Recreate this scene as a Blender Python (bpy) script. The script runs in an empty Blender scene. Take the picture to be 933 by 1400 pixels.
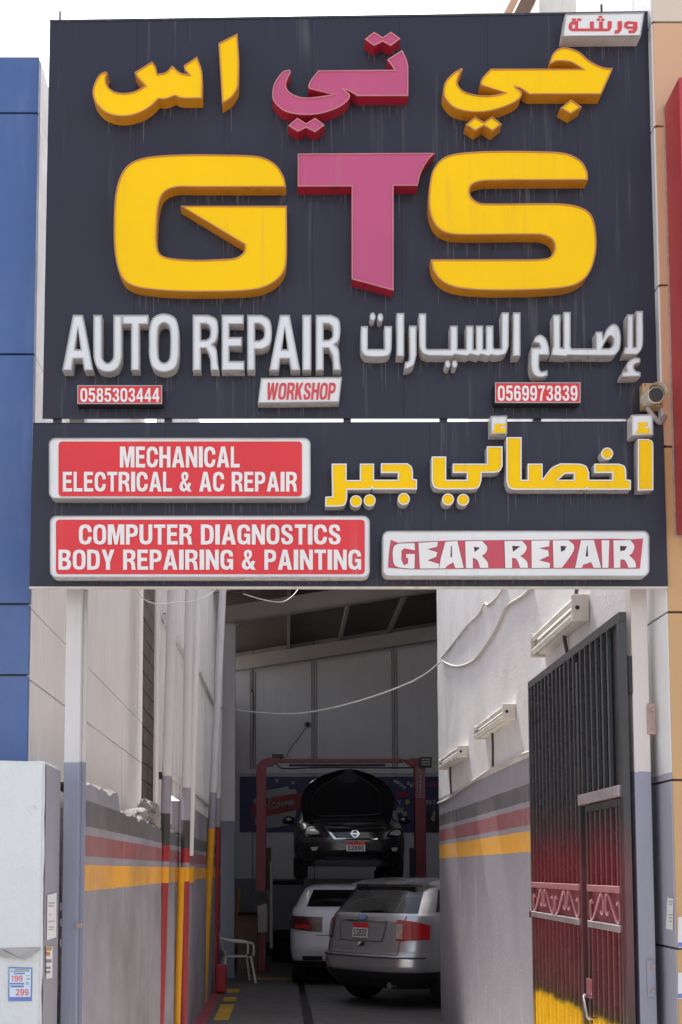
import bpy, bmesh, math, random
from mathutils import Vector, Matrix
from mathutils.geometry import tessellate_polygon
random.seed(7)
S = bpy.context.scene
COL = S.collection
# ------------------------------------------------------------------ camera
W, HGT = 933.0, 1400.0
F, CAMZ, CX, HOR = 1800.0, 1.8, 390.0, 1190.0
PITCH = math.atan(F / 20000.0)
CY = HOR - F * math.tan(PITCH)
cam = bpy.data.cameras.new("camera"); camo = bpy.data.objects.new("camera", cam); COL.objects.link(camo)
cam.sensor_fit = 'HORIZONTAL'; cam.sensor_width = 36.0; cam.lens = 36.0 * F / W
cam.shift_x = (W / 2 - CX) / W; cam.shift_y = (CY - HGT / 2) / W
cam.clip_end = 2000; cam.clip_start = 0.05
camo.location = (0, 0, CAMZ); camo.rotation_euler = (math.pi / 2 + PITCH, 0, 0)
S.camera = camo
S.render.resolution_x, S.render.resolution_y = 682, 1024
# ------------------------------------------------------------------ light
wd = bpy.data.worlds.new("World"); S.world = wd; wd.use_nodes = True
wn = wd.node_tree.nodes; wl = wd.node_tree.links
bg = wn["Background"]; sky = wn.new("ShaderNodeTexSky"); sky.sky_type = 'NISHITA'
SUN_EL, SUN_AZ = math.radians(52), math.radians(-4)     # azimuth from +Y, clockwise
sky.sun_disc = False; sky.sun_elevation = SUN_EL; sky.sun_rotation = SUN_AZ
sky.dust_density = 2.0; sky.air_density = 1.0; sky.ozone_density = 1.0
hs = wn.new('ShaderNodeHueSaturation'); hs.inputs['Saturation'].default_value = 0.4
wl.new(sky.outputs[0], hs.inputs['Color']); wl.new(hs.outputs[0], bg.inputs[0]); bg.inputs[1].default_value = 0.15
sl = bpy.data.lights.new("sun", 'SUN'); slo = bpy.data.objects.new("sun", sl); COL.objects.link(slo)
sl.energy = 4.5; sl.angle = math.radians(6); sl.color = (1.0, 0.95, 0.88)
sd = Vector((math.sin(SUN_AZ) * math.cos(SUN_EL), math.cos(SUN_AZ) * math.cos(SUN_EL), math.sin(SUN_EL)))
slo.rotation_euler = sd.to_track_quat('Z', 'Y').to_euler(); slo.location = (0, 0, 30)
S.view_settings.view_transform = 'Standard'; S.view_settings.look = 'None'
S.view_settings.exposure = 1.15; S.view_settings.gamma = 1.0
S.render.engine = 'CYCLES'
# ------------------------------------------------------------------ pixel -> place
CP, SP = math.cos(PITCH), math.sin(PITCH)
def ray(px, py):
    dx = (px - CX) / F; dy = -(py - CY) / F
    return Vector((dx, CP - SP * dy, SP + CP * dy))
def P(px, py, Y):
    d = ray(px, py); t = Y / d.y
    return Vector((d.x * t, Y, CAMZ + d.z * t))
def PX(px, py, X):
    d = ray(px, py); t = X / d.x
    return Vector((X, d.y * t, CAMZ + d.z * t))
def PG(px, py, z=0.0):
    d = ray(px, py); t = (z - CAMZ) / d.z
    return Vector((d.x * t, d.y * t, z))
# ------------------------------------------------------------------ materials
def srgb(r, g, b):
    f = lambda c: (c / 255 / 12.92) if c / 255 <= 0.04045 else ((c / 255 + 0.055) / 1.055) ** 2.4
    return (f(r), f(g), f(b))
def c4(c): return (c[0], c[1], c[2], 1.0)
def mat(name, base=(0.5, 0.5, 0.5), rough=0.6, metal=0.0, var=0.12, scale=3.0, streak=None, samt=0.5, sw=14.0, ss=0.55,
        ramp=None, zr=(0.0, 6.0), interp='CONSTANT', jit=0.0, spots=None, spamt=0.6, spscale=9.0, spth=0.62,
        rvar=0.07, bump=0.0, bscale=60.0, coat=0.0, spec=0.5, dirt=None, flow=None):
    m = bpy.data.materials.new(name); m.use_nodes = True
    N = m.node_tree.nodes; L = m.node_tree.links; b = N["Principled BSDF"]
    geo = N.new("ShaderNodeNewGeometry"); pos = geo.outputs["Position"]
    def noise(sc, det=5.0, vec=None, rgh=0.6):
        n = N.new("ShaderNodeTexNoise"); n.inputs["Scale"].default_value = sc; n.inputs["Detail"].default_value = det
        n.inputs["Roughness"].default_value = rgh
        L.new(vec if vec else pos, n.inputs["Vector"]); return n.outputs["Fac"]
    def mul(vec3):
        v = N.new("ShaderNodeVectorMath"); v.operation = 'MULTIPLY'; L.new(pos, v.inputs[0]); v.inputs[1].default_value = vec3
        return v.outputs[0]
    def mr(x, a, bb, c, d):
        n = N.new("ShaderNodeMapRange"); L.new(x, n.inputs[0])
        for i, v in zip((1, 2, 3, 4), (a, bb, c, d)): n.inputs[i].default_value = v
        return n.outputs[0]
    def mix(fac, a, bb):
        n = N.new("ShaderNodeMix"); n.data_type = 'RGBA'
        L.new(fac, n.inputs[0])
        for s, v in ((6, a), (7, bb)):
            if isinstance(v, tuple): n.inputs[s].default_value = c4(v)
            else: L.new(v, n.inputs[s])
        return n.outputs[2]
    def mmul(a, k):
        n = N.new("ShaderNodeMath"); n.operation = 'MULTIPLY'; L.new(a, n.inputs[0])
        if isinstance(k, (int, float)): n.inputs[1].default_value = k
        else: L.new(k, n.inputs[1])
        return n.outputs[0]
    if ramp:
        sep = N.new("ShaderNodeSeparateXYZ"); L.new(pos, sep.inputs[0]); z = sep.outputs[2]
        if jit:
            ad = N.new("ShaderNodeMath"); ad.operation = 'ADD'; L.new(z, ad.inputs[0]); L.new(mr(noise(7.0, 8.0), 0, 1, -jit, jit), ad.inputs[1]); z = ad.outputs[0]
        zz = mr(z, zr[0], zr[1], 0, 1)
        cr = N.new("ShaderNodeValToRGB"); cr.color_ramp.interpolation = interp; el = cr.color_ramp.elements
        while len(el) > 1: el.remove(el[-1])
        el[0].position = 0.0; el[0].color = c4(ramp[0][1])
        for zz0, cc in ramp[1:]:
            e = el.new((zz0 - zr[0]) / (zr[1] - zr[0])); e.color = c4(cc)
        L.new(zz, cr.inputs[0]); col = cr.outputs[0]
    else:
        rgb = N.new("ShaderNodeRGB"); rgb.outputs[0].default_value = c4(base); col = rgb.outputs[0]
    if var:
        v = N.new("ShaderNodeVectorMath"); v.operation = 'SCALE'; L.new(col, v.inputs[0])
        L.new(mr(noise(scale, 8.0), 0.25, 0.75, 1 - var, 1 + var), v.inputs["Scale"]); col = v.outputs[0]
    if flow:   # long soft vertical tone changes, two colours
        col = mix(mmul(mr(noise(1.0, 6.0, mul((1.0, 0.7, 0.9))), 0.42, 0.68, 0, 1), flow[1]), col, flow[0])
    if streak:
        a = mr(noise(1.0, 4.0, mul((sw, sw, 0.9))), ss, ss + 0.14, 0, 1)
        k = mr(noise(1.3, 2.0), 0.4, 0.62, 0, samt)
        col = mix(mmul(a, k), col, streak)
    if spots:
        col = mix(mr(noise(spscale, 10.0, None, 0.72), spth, spth + 0.05, 0, spamt), col, spots)
    if dirt:
        col = mix(mr(noise(1.1, 9.0, None, 0.7), 0.45, 0.75, 0, dirt[1]), col, dirt[0])
    L.new(col, b.inputs["Base Color"])
    b.inputs["Metallic"].default_value = metal
    b.inputs["Specular IOR Level"].default_value = spec
    L.new(mr(noise(5.0, 6.0), 0.3, 0.7, max(0.02, rough - rvar), min(1, rough + rvar)), b.inputs["Roughness"])
    b.inputs["Coat Weight"].default_value = coat; b.inputs["Coat Roughness"].default_value = 0.06
    if bump:
        bn = N.new("ShaderNodeBump"); bn.inputs["Strength"].default_value = bump; bn.inputs["Distance"].default_value = 0.02
        L.new(noise(bscale, 6.0), bn.inputs["Height"]); L.new(bn.outputs[0], b.inputs["Normal"])
    return m
GREY = srgb(150, 147, 158); WHITEP = (0.78, 0.77, 0.785)
M = {}
M['board'] = mat('board', (0.021, 0.0215, 0.039), 0.42, spec=0.35, var=0.10, scale=1.2, streak=(0.12, 0.115, 0.13), samt=0.5, sw=30, ss=0.58, spots=(0.35, 0.34, 0.33), spth=0.745, spscale=14, spamt=0.5)
M['boardedge'] = mat('boardedge', (0.03, 0.03, 0.042), 0.5, streak=(0.25, 0.22, 0.2), samt=0.4, sw=20)
M['lip'] = mat('lip', (0.55, 0.50, 0.45), 0.5, streak=(0.25, 0.2, 0.16), samt=0.5)
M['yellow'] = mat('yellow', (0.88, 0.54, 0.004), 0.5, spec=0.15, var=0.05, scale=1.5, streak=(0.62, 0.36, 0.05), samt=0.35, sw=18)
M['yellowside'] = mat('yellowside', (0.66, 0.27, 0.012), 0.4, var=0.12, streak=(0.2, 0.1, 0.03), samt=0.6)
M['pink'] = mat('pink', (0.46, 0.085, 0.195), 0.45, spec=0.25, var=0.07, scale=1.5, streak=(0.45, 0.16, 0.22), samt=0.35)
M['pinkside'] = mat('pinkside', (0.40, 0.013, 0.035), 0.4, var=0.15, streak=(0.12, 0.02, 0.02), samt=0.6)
M['trim_or'] = mat('trim_or', (0.46, 0.20, 0.06), 0.45, var=0.2)
M['trim_pk'] = mat('trim_pk', (0.48, 0.17, 0.20), 0.45, var=0.2)
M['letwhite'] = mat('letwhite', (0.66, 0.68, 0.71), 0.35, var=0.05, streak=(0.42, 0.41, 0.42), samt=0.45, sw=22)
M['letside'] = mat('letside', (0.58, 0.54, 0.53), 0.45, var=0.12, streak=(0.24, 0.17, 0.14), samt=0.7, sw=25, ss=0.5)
M['trim_gy'] = mat('trim_gy', (0.36, 0.34, 0.34), 0.4, metal=0.3, var=0.25)
M['panelwhite'] = mat('panelwhite', (0.70, 0.71, 0.72), 0.35, var=0.06, streak=(0.45, 0.42, 0.40), samt=0.45)
M['panelred'] = mat('panelred', (0.66, 0.036, 0.046), 0.4, spec=.35, var=0.06, streak=(0.62, 0.16, 0.15), samt=0.5, sw=20)
M['gearred'] = mat('gearred', (0.50, 0.055, 0.09), 0.4, var=0.08, streak=(0.45, 0.15, 0.16), samt=0.5)
M['print'] = mat('print', (0.74, 0.72, 0.72), 0.4, var=0.05, spots=(0.55, 0.35, 0.35), spth=0.7, spscale=25, spamt=0.5)
M['printred'] = mat('printred', (0.58, 0.05, 0.06), 0.4, var=0.06)
M['black'] = mat('black', (0.012, 0.012, 0.014), 0.5)
M['outline'] = mat('outline', (0.05, 0.02, 0.03), 0.6)
M['blueclad'] = mat('blueclad', (0.068, 0.125, 0.31), 0.4, spec=0.3, var=0.08, scale=0.9, streak=(0.13, 0.19, 0.42), samt=0.45, sw=9, bump=0.25, bscale=1.6, dirt=((0.2, 0.24, 0.36), 0.3))
M['seal'] = mat('seal', (0.22, 0.19, 0.18), 0.7)
M['creamclad'] = mat('creamclad', (0.80, 0.76, 0.745), 0.45, var=0.05, streak=(0.50, 0.46, 0.44), samt=0.5, sw=8)
M['tanclad'] = mat('tanclad', (0.60, 0.36, 0.22), 0.45, var=0.07, scale=1.0)
M['yelclad'] = mat('yelclad', (0.55, 0.33, 0.15), 0.45, var=0.07, scale=1.0)
M['beigeclad'] = mat('beigeclad', (0.60, 0.52, 0.43), 0.5, var=0.06)
M['farcream'] = mat('farcream', (0.72, 0.70, 0.66), 0.7, var=0.06, streak=(0.55, 0.53, 0.5), samt=0.5)
M['redsign'] = mat('redsign', (0.42, 0.04, 0.05), 0.42, var=0.08)
M['concwhite'] = mat('concwhite', (0.70, 0.72, 0.73), 0.75, var=0.06, scale=2.2, spots=(0.36, 0.36, 0.36), spth=0.62, spscale=5, spamt=0.55, bump=0.35, bscale=35, dirt=((0.46, 0.44, 0.42), 0.6))
M['greyside'] = mat('greyside', GREY, 0.7, var=0.08, bump=0.25, spots=(0.55, 0.54, 0.55), spth=0.70)
TW = [(0, GREY), (2.30, WHITEP)]
M['postL'] = mat('postL', rough=0.5, ramp=[(0, srgb(140, 142, 160)), (2.35, (.60,.58,.585))], jit=0.03, var=0.05, streak=(0.40, 0.38, 0.40), samt=0.4, sw=30, spots=(0.16, 0.13, 0.12), spth=0.72, spscale=12)
M['postR'] = mat('postR', rough=0.5, ramp=[(0, srgb(150, 150, 165)), (2.32, srgb(214, 205, 203))], jit=0.03, var=0.05, streak=(0.45, 0.38, 0.36), samt=0.5, sw=40, spots=(0.20, 0.13, 0.11), spth=0.72, spscale=14)
M['sideR'] = mat('sideR', rough=0.6, ramp=[(0, srgb(160, 160, 172)), (2.29, srgb(216, 216, 218))], jit=0.012, var=0.05, spots=(0.4, 0.38, 0.36), spth=0.72)
DB, DR, DY = srgb(92, 90, 94), srgb(150, 82, 86), srgb(240, 172, 40)
def wallz(px, ys, X): return [PX(px, y, X).z for y in ys]
LX, RX = -1.08, 1.93
zl = wallz(110, [1223.5, 1188, 1176.5, 1145, 1132, 1097], LX)
zrw = [PX(606, 1175, RX).z, PX(606, 1157.5, RX).z, PX(606, 1152.5, RX).z, PX(606, 1136, RX).z, PX(606, 1129, RX).z, PX(606, 1114, RX).z, PX(660, 1066, RX).z]
def striperamp(z, top=None):
    r = [(0, GREY), (z[0], DY), (z[1], GREY), (z[2], DR), (z[3], GREY), (z[4], DB), (z[5], GREY)]
    if top: r.append((top, WHITEP))
    return r
M['wallL'] = mat('wallL', rough=0.75, ramp=striperamp(zl), jit=0.008, var=0.10, scale=4, flow=((0.12, 0.11, 0.115), 0.6), streak=(0.58, 0.56, 0.56), samt=0.5, sw=6.5, ss=0.60, bump=0.3, bscale=30, dirt=((0.42, 0.36, 0.36), 0.25))
M['wallR'] = mat('wallR', rough=0.72, ramp=striperamp(zrw[:6], zrw[6]), jit=0.012, var=0.05, scale=4, flow=((0.30, 0.29, 0.32), 0.32), streak=(0.62, 0.60, 0.60), samt=0.30, sw=9, bump=0.25, bscale=30, spots=(0.55, 0.46, 0.42), spth=0.71, spscale=6, spamt=0.5)
M['plasteredge'] = mat('plasteredge', (0.29, 0.275, 0.265), 0.9, var=0.25, scale=18, bump=0.9, bscale=40)
M['rubble'] = mat('rubble', (0.30, 0.28, 0.26), 0.95, var=0.3, scale=16, bump=1.0, bscale=35)
M['strap'] = mat('strap', (0.40, 0.37, 0.355), 0.7, var=0.2, scale=12)
M['drip'] = mat('drip', (0.085, 0.083, 0.09), 0.7, var=0.3, scale=30)
M['dripdark'] = mat('dripdark', (0.008, 0.007, 0.009), 0.7)
M['roughend'] = mat('roughend', (0.20, 0.14, 0.11), 0.95, var=0.4, scale=40, bump=1.0, bscale=70)
M['block'] = mat('block', (0.27, 0.24, 0.22), 0.9, var=0.18, bump=0.5)
M['sheet'] = mat('sheet', (0.74, 0.72, 0.72), 0.45, var=0.05, streak=(0.46, 0.42, 0.40), samt=0.6, sw=12)
pipe_r = [(0, srgb(160, 50, 56)), (zl[0], DY), (zl[1] + .02, GREY), (zl[2], srgb(165, 45, 52)), (zl[3] + .02, srgb(70, 68, 70)), (2.28, GREY), (2.62, srgb(214, 210, 212))]
M['pipeA'] = mat('pipeA', rough=0.45, ramp=pipe_r, jit=0.01, var=0.06, spots=(0.5, 0.4, 0.38), spth=0.7, spscale=16)
pipe_d = [(0, srgb(222, 158, 20)), (2.35, GREY), (2.85, srgb(208, 205, 208))]
M['pipeD'] = mat('pipeD', rough=0.45, ramp=pipe_d, jit=0.01, var=0.06)
M['pipeRed'] = mat('pipeRed', rough=0.45, ramp=[(0, srgb(150, 40, 48)), (2.45, GREY), (2.9, srgb(205, 203, 206))], jit=0.01, var=0.06)
M['pipeY'] = mat('pipeY', srgb(226, 160, 20), 0.45, var=0.08)
M['redpaint'] = mat('redpaint', srgb(165, 40, 48), 0.5, var=0.1)
M['colG'] = mat('colG', rough=0.55, ramp=[(0, srgb(118, 120, 136)), (2.62, srgb(190, 187, 192))], jit=0.005, var=0.05)
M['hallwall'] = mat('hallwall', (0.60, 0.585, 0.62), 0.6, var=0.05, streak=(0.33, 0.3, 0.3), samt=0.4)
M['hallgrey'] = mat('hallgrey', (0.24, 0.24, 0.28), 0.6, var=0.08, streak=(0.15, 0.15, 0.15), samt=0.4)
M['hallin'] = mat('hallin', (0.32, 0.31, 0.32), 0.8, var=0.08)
M['roof'] = mat('roof', (0.13, 0.117, 0.105), 0.6, var=0.08)
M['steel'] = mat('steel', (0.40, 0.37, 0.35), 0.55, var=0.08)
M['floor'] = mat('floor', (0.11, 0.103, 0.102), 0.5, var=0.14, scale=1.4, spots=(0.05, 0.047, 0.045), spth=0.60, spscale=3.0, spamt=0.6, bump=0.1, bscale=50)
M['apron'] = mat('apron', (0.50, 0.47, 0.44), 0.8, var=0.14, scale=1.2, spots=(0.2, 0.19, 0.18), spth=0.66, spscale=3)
M['ground'] = mat('ground', (0.40, 0.365, 0.33), 0.85, var=0.12, scale=1.0, bump=0.2)
M['groove'] = mat('groove', (0.012, 0.011, 0.011), 0.35, var=0.3)
M['floory'] = mat('floory', (0.50, 0.30, 0.03), 0.6, var=0.2, spots=(0.2, 0.17, 0.12), spth=0.58, spscale=8)
M['floorr'] = mat('floorr', (0.30, 0.05, 0.07), 0.6, var=0.2, spots=(0.16, 0.12, 0.12), spth=0.6, spscale=8)
g_black, g_red, g_yel = (0.014, 0.014, 0.02), (0.13, 0.010, 0.017), (0.78, 0.45, 0.006)
M['gate'] = mat('gate', rough=0.35, ramp=[(0, g_yel), (0.955, g_yel), (0.985, (0.05, 0.04, 0.02)), (1.04, (0.12, 0.03, 0.03)), (1.45, g_red), (1.85, g_red), (2.12, (0.03, 0.012, 0.016)), (2.22, g_black)], zr=(0, 3.4), interp='LINEAR', jit=0.035, var=0.10, scale=12, spec=0.6)
M['gatebar'] = mat('gatebar', rough=0.28, ramp=[(0, (0.85, 0.52, 0.02)), (0.95, (0.85, 0.52, 0.02)), (0.985, (0.10, 0.07, 0.03)), (1.06, (0.15, 0.055, 0.052)), (1.5, (0.20, 0.045, 0.052)), (1.85, (0.20, 0.035, 0.045)), (2.1, (0.07, 0.045, 0.05)), (2.3, (0.05, 0.05, 0.06))], zr=(0, 3.4), interp='LINEAR', jit=0.05, var=0.12, scale=6, spec=0.7)
M['gateframe'] = mat('gateframe', rough=0.35, ramp=[(0, (0.30, 0.17, 0.01)), (0.88, (0.30, 0.17, 0.01)), (0.97, (0.05, 0.03, 0.02)), (1.3, (0.10, 0.03, 0.035)), (1.8, (0.12, 0.03, 0.035)), (2.1, (0.024, 0.022, 0.026))], zr=(0, 3.4), interp='LINEAR', jit=0.05, var=0.12, spec=0.6)
M['scroll'] = mat('scroll', (0.46, 0.20, 0.22), 0.35, metal=0.2, var=0.2, scale=20)
M['scrollback'] = mat('scrollback', (0.26, 0.06, 0.08), 0.45, var=0.15)
M['railsilver'] = mat('railsilver', (0.42, 0.36, 0.38), 0.35, metal=0.5, var=0.25, scale=15)
M['chrome'] = mat('chrome', (0.75, 0.75, 0.75), 0.15, metal=1.0, var=0.05)
M['lampbody'] = mat('lampbody', (0.64, 0.60, 0.54), 0.5, var=0.10, spots=(0.35, 0.24, 0.15), spth=0.66, spscale=18, streak=(0.4, 0.3, 0.22), samt=0.5, sw=30)
M['tube'] = mat('tube', (0.78, 0.77, 0.74), 0.25, var=0.04)
M['cable'] = mat('cable', (0.50, 0.47, 0.45), 0.6, var=0.2, scale=20)
M['cabledark'] = mat('cabledark', (0.05, 0.045, 0.045), 0.6)
M['paper'] = mat('paper', (0.74, 0.74, 0.75), 0.7, var=0.05)
M['adwhite'] = mat('adwhite', (0.62, 0.74, 0.80), 0.6, var=0.05)
M['adblue'] = mat('adblue', (0.16, 0.22, 0.55), 0.6)
M['adpink'] = mat('adpink', (0.72, 0.16, 0.24), 0.6)
M['inkgrey'] = mat('inkgrey', (0.22, 0.22, 0.25), 0.7)
M['inklight'] = mat('inklight', (0.42, 0.42, 0.44), 0.7)
M['inkor'] = mat('inkor', (0.55, 0.18, 0.05), 0.7)
M['inky'] = mat('inky', (0.42, 0.30, 0.06), 0.7)
M['camtan'] = mat('camtan', (0.46, 0.31, 0.16), 0.6, var=0.1)
M['camcream'] = mat('camcream', (0.66, 0.58, 0.48), 0.5, var=0.1)
M['camgrey'] = mat('camgrey', (0.38, 0.33, 0.31), 0.5, var=0.1)
M['rust'] = mat('rust', (0.42, 0.30, 0.27), 0.6, var=0.25, scale=25)
M['fascia'] = mat('fascia', (0.17, 0.10, 0.07), 0.6)
M['silver'] = mat('silver', (0.50, 0.50, 0.53), 0.2, metal=0.65, var=0, rvar=0, coat=0.8)
M['carwhite'] = mat('carwhite', (0.60, 0.61, 0.66), 0.3, var=0, rvar=0, coat=0.8)
M['carblack'] = mat('carblack', (0.008, 0.008, 0.010), 0.25, var=0, rvar=0, coat=0.8)
M['glass'] = mat('glass', (0.006, 0.006, 0.007), 0.05, var=0.0, rvar=0, spec=0.7, coat=0.5)
M['plastic'] = mat('plastic', (0.012, 0.012, 0.013), 0.55)
M['lens'] = mat('lens', (0.42, 0.006, 0.010), 0.12, var=0.1, scale=20, coat=1.0)
M['lensdark'] = mat('lensdark', (0.07, 0.006, 0.010), 0.12, var=0.1, coat=1.0)
M['lensclear'] = mat('lensclear', (0.55, 0.52, 0.50), 0.12, metal=0.4, var=0.3, scale=25, coat=1.0)
M['tyre'] = mat('tyre', (0.012, 0.012, 0.012), 0.8)
M['rim'] = mat('rim', (0.32, 0.32, 0.33), 0.3, metal=0.9)
M['platered'] = mat('platered', (0.60, 0.03, 0.05), 0.5)
M['liftred'] = mat('liftred', (0.19, 0.008, 0.026), 0.4, var=0.08)
M['banner'] = mat('banner', (0.022, 0.020, 0.11), 0.5, var=0.2, scale=0.9)
M['bannerwhite'] = mat('bannerwhite', (0.30, 0.31, 0.33), 0.6, var=0.2, scale=5)
M['bannerred'] = mat('bannerred', (0.26, 0.02, 0.045), 0.6)
M['bannergreen'] = mat('bannergreen', (0.28, 0.42, 0.02), 0.6)
M['dado'] = mat('dado', (0.02, 0.02, 0.06), 0.6)
M['chair'] = mat('chair', (0.58, 0.56, 0.54), 0.4, var=0.08)
M['carton'] = mat('carton', (0.10, 0.06, 0.04), 0.8, var=0.12)
# ------------------------------------------------------------------ object helpers
def tag(o, label=None, cat=None, group=None, kind=None):
    if label: o['label'] = label
    if cat: o['category'] = cat
    if group: o['group'] = group
    if kind: o['kind'] = kind
    return o
def thing(name, loc, label, cat, group=None):
    o = bpy.data.objects.new(name, None); COL.objects.link(o); o.location = loc; o.empty_display_size = 0.1
    return tag(o, label, cat, group)
def wloc(o):
    m = Matrix.Identity(4)
    c = []
    while o: c.append(o); o = o.parent
    for q in reversed(c): m = m @ q.matrix_parent_inverse @ q.matrix_basis
    return m
def setparent(o, parent):
    if parent is not None:
        o.parent = parent; o.matrix_parent_inverse = wloc(parent).inverted()
def ob(name, V, Fc, m, parent=None, midx=None, smooth=False, sharp=35):
    me = bpy.data.meshes.new(name); me.from_pydata([tuple(v) for v in V], [], Fc); me.update()
    ms = m if isinstance(m, (list, tuple)) else [m]
    for k in ms: me.materials.append(M[k])
    if midx: me.polygons.foreach_set("material_index", midx)
    if smooth:
        me.polygons.foreach_set("use_smooth", [True] * len(me.polygons)); me.set_sharp_from_angle(angle=math.radians(sharp))
    o = bpy.data.objects.new(name, me); COL.objects.link(o); setparent(o, parent); return o
def obm(name, bm, m, parent=None, smooth=False, sharp=35):
    bmesh.ops.recalc_face_normals(bm, faces=bm.faces)
    me = bpy.data.meshes.new(name); bm.to_mesh(me); bm.free()
    me.materials.append(M[m])
    if smooth:
        me.polygons.foreach_set("use_smooth", [True] * len(me.polygons)); me.set_sharp_from_angle(angle=math.radians(sharp))
    o = bpy.data.objects.new(name, me); COL.objects.link(o); setparent(o, parent); return o
def hexa(bm, p):   # p: 8 points, bottom 4 then top 4
    v = [bm.verts.new(q) for q in p]
    for f in ((3, 2, 1, 0), (4, 5, 6, 7), (0, 1, 5, 4), (1, 2, 6, 5), (2, 3, 7, 6), (3, 0, 4, 7)): bm.faces.new([v[i] for i in f])
def bbox(bm, x0, x1, y0, y1, z0, z1):
    hexa(bm, [(x0, y0, z0), (x1, y0, z0), (x1, y1, z0), (x0, y1, z0), (x0, y0, z1), (x1, y0, z1), (x1, y1, z1), (x0, y1, z1)])
def box(name, x0, x1, y0, y1, z0, z1, m, parent=None, bev=0.0):
    bm = bmesh.new(); bbox(bm, x0, x1, y0, y1, z0, z1)
    if bev: bmesh.ops.bevel(bm, geom=bm.edges[:], offset=bev, segments=2, affect='EDGES', profile=0.6)
    return obm(name, bm, m, parent)
def tubegeo(pts, r, n=8, cap=True):
    V, Fc = [], []
    pts = [Vector(p) for p in pts]; k = len(pts)
    up = None
    for i, p in enumerate(pts):
        t = (pts[min(i + 1, k - 1)] - pts[max(i - 1, 0)]).normalized()
        if up is None:
            up = Vector((0, 0, 1)) if abs(t.z) < 0.9 else Vector((0, 1, 0))
        a = (up - t * up.dot(t)).normalized(); b = t.cross(a); up = a
        rr = r[i] if isinstance(r, list) else r
        for j in range(n):
            q = 2 * math.pi * j / n + math.pi / n
            V.append(p + a * math.cos(q) * rr + b * math.sin(q) * rr)
    for i in range(k - 1):
        for j in range(n):
            Fc.append((i * n + j, i * n + (j + 1) % n, (i + 1) * n + (j + 1) % n, (i + 1) * n + j))
    if cap: Fc.append(tuple(range(n - 1, -1, -1))); Fc.append(tuple((k - 1) * n + j for j in range(n)))
    return V, Fc
def tube(name, pts, r, m, parent=None, n=8):
    V, Fc = tubegeo(pts, r, n); return ob(name, V, Fc, m, parent, smooth=(n > 5), sharp=50)
def smoothpath(pts, k=8):
    pts = [Vector(p) for p in pts]; out = []
    for i in range(len(pts) - 1):
        p0, p1, p2, p3 = pts[max(i - 1, 0)], pts[i], pts[i + 1], pts[min(i + 2, len(pts) - 1)]
        for j in range(k):
            t = j / k
            out.append(0.5 * ((2 * p1) + (p2 - p0) * t + (2 * p0 - 5 * p1 + 4 * p2 - p3) * t * t + (3 * p1 - p0 - 3 * p2 + p3) * t ** 3))
    out.append(pts[-1]); return out
# ------------------------------------------------------------------ outlines
def outline(pts, k=7):
    """closed outline; (x,y) is a corner, (x,y,1) a smooth point"""
    n = len(pts); out = []
    for i in range(n):
        a, b = pts[i], pts[(i + 1) % n]
        A, B = Vector(a[:2]), Vector(b[:2]); sa, sb = len(a) > 2, len(b) > 2
        if not sa and not sb: out.append(A); continue
        ma = 0.5 * (B - Vector(pts[i - 1][:2])) if sa else (B - A)
        mb = 0.5 * (Vector(pts[(i + 2) % n][:2]) - A) if sb else (B - A)
        d = (B - A).length
        for q in (ma, mb):
            if q.length > 1.2 * d and q.length > 0: q *= 1.2 * d / q.length
        for j in range(k):
            t = j / k
            out.append((2 * t ** 3 - 3 * t * t + 1) * A + (t ** 3 - 2 * t * t + t) * ma + (-2 * t ** 3 + 3 * t * t) * B + (t ** 3 - t * t) * mb)
    return out
def area(l): return 0.5 * sum(l[i].x * l[(i + 1) % len(l)].y - l[(i + 1) % len(l)].x * l[i].y for i in range(len(l)))
def orient(loops):
    r = []
    for i, l in enumerate(loops):
        a = area(l); want = (i == 0)
        r.append(l if (a > 0) == want else l[::-1])
    return r
def dedupe(l):
    o = []
    for p in l:
        if not o or (p - o[-1]).length > 1e-6: o.append(p)
    if len(o) > 1 and (o[0] - o[-1]).length < 1e-6: o.pop()
    return o
def inset(l, w):
    n = len(l); o = []
    for i in range(n):
        a = (l[i] - l[i - 1]).normalized(); b = (l[(i + 1) % n] - l[i]).normalized()
        na = Vector((-a.y, a.x)); nb = Vector((-b.y, b.x)); m = na + nb
        if m.length < 1e-3: m = na
        m.normalize(); c = max(0.45, m.dot(na)); o.append(l[i] + m * (w / c))
    return o
def plate2d(loops2, place, d):
    """loops2: oriented 2D loops (first outer CCW in x-z), place(p2, depth)->3D; front at depth 0, walls to depth d. returns V,F,side-flags"""
    V, Fc, mi = [], [], []
    flat = []; starts = []
    for l in loops2: starts.append(len(flat)); flat += l
    n = len(flat)
    V = [place(p, 0.0) for p in flat]
    tris = tessellate_polygon([[Vector((p.x, p.y, 0)) for p in l] for l in loops2])
    for t in tris:
        a, b, c = (flat[i] for i in t)
        s = (b.x - a.x) * (c.y - a.y) - (b.y - a.y) * (c.x - a.x)
        Fc.append(tuple(t) if s > 0 else (t[0], t[2], t[1])); mi.append(0)
    if d:
        V += [place(p, d) for p in flat]
        for s, l in zip(starts, loops2):
            k = len(l)
            for i in range(k):
                a, b = s + i, s + (i + 1) % k
                Fc.append((b, a, a + n, b + n)); mi.append(1)
    return V, Fc, mi
def px_loops(loops, Y):
    """pixel loops -> 2D (x,z) loops on plane Y"""
    r = []
    for l in loops:
        q = [P(p.x, p.y, Y) for p in l]; r.append(dedupe([Vector((v.x, v.z)) for v in q]))
    return orient(r)
DRIPS = []
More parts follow.
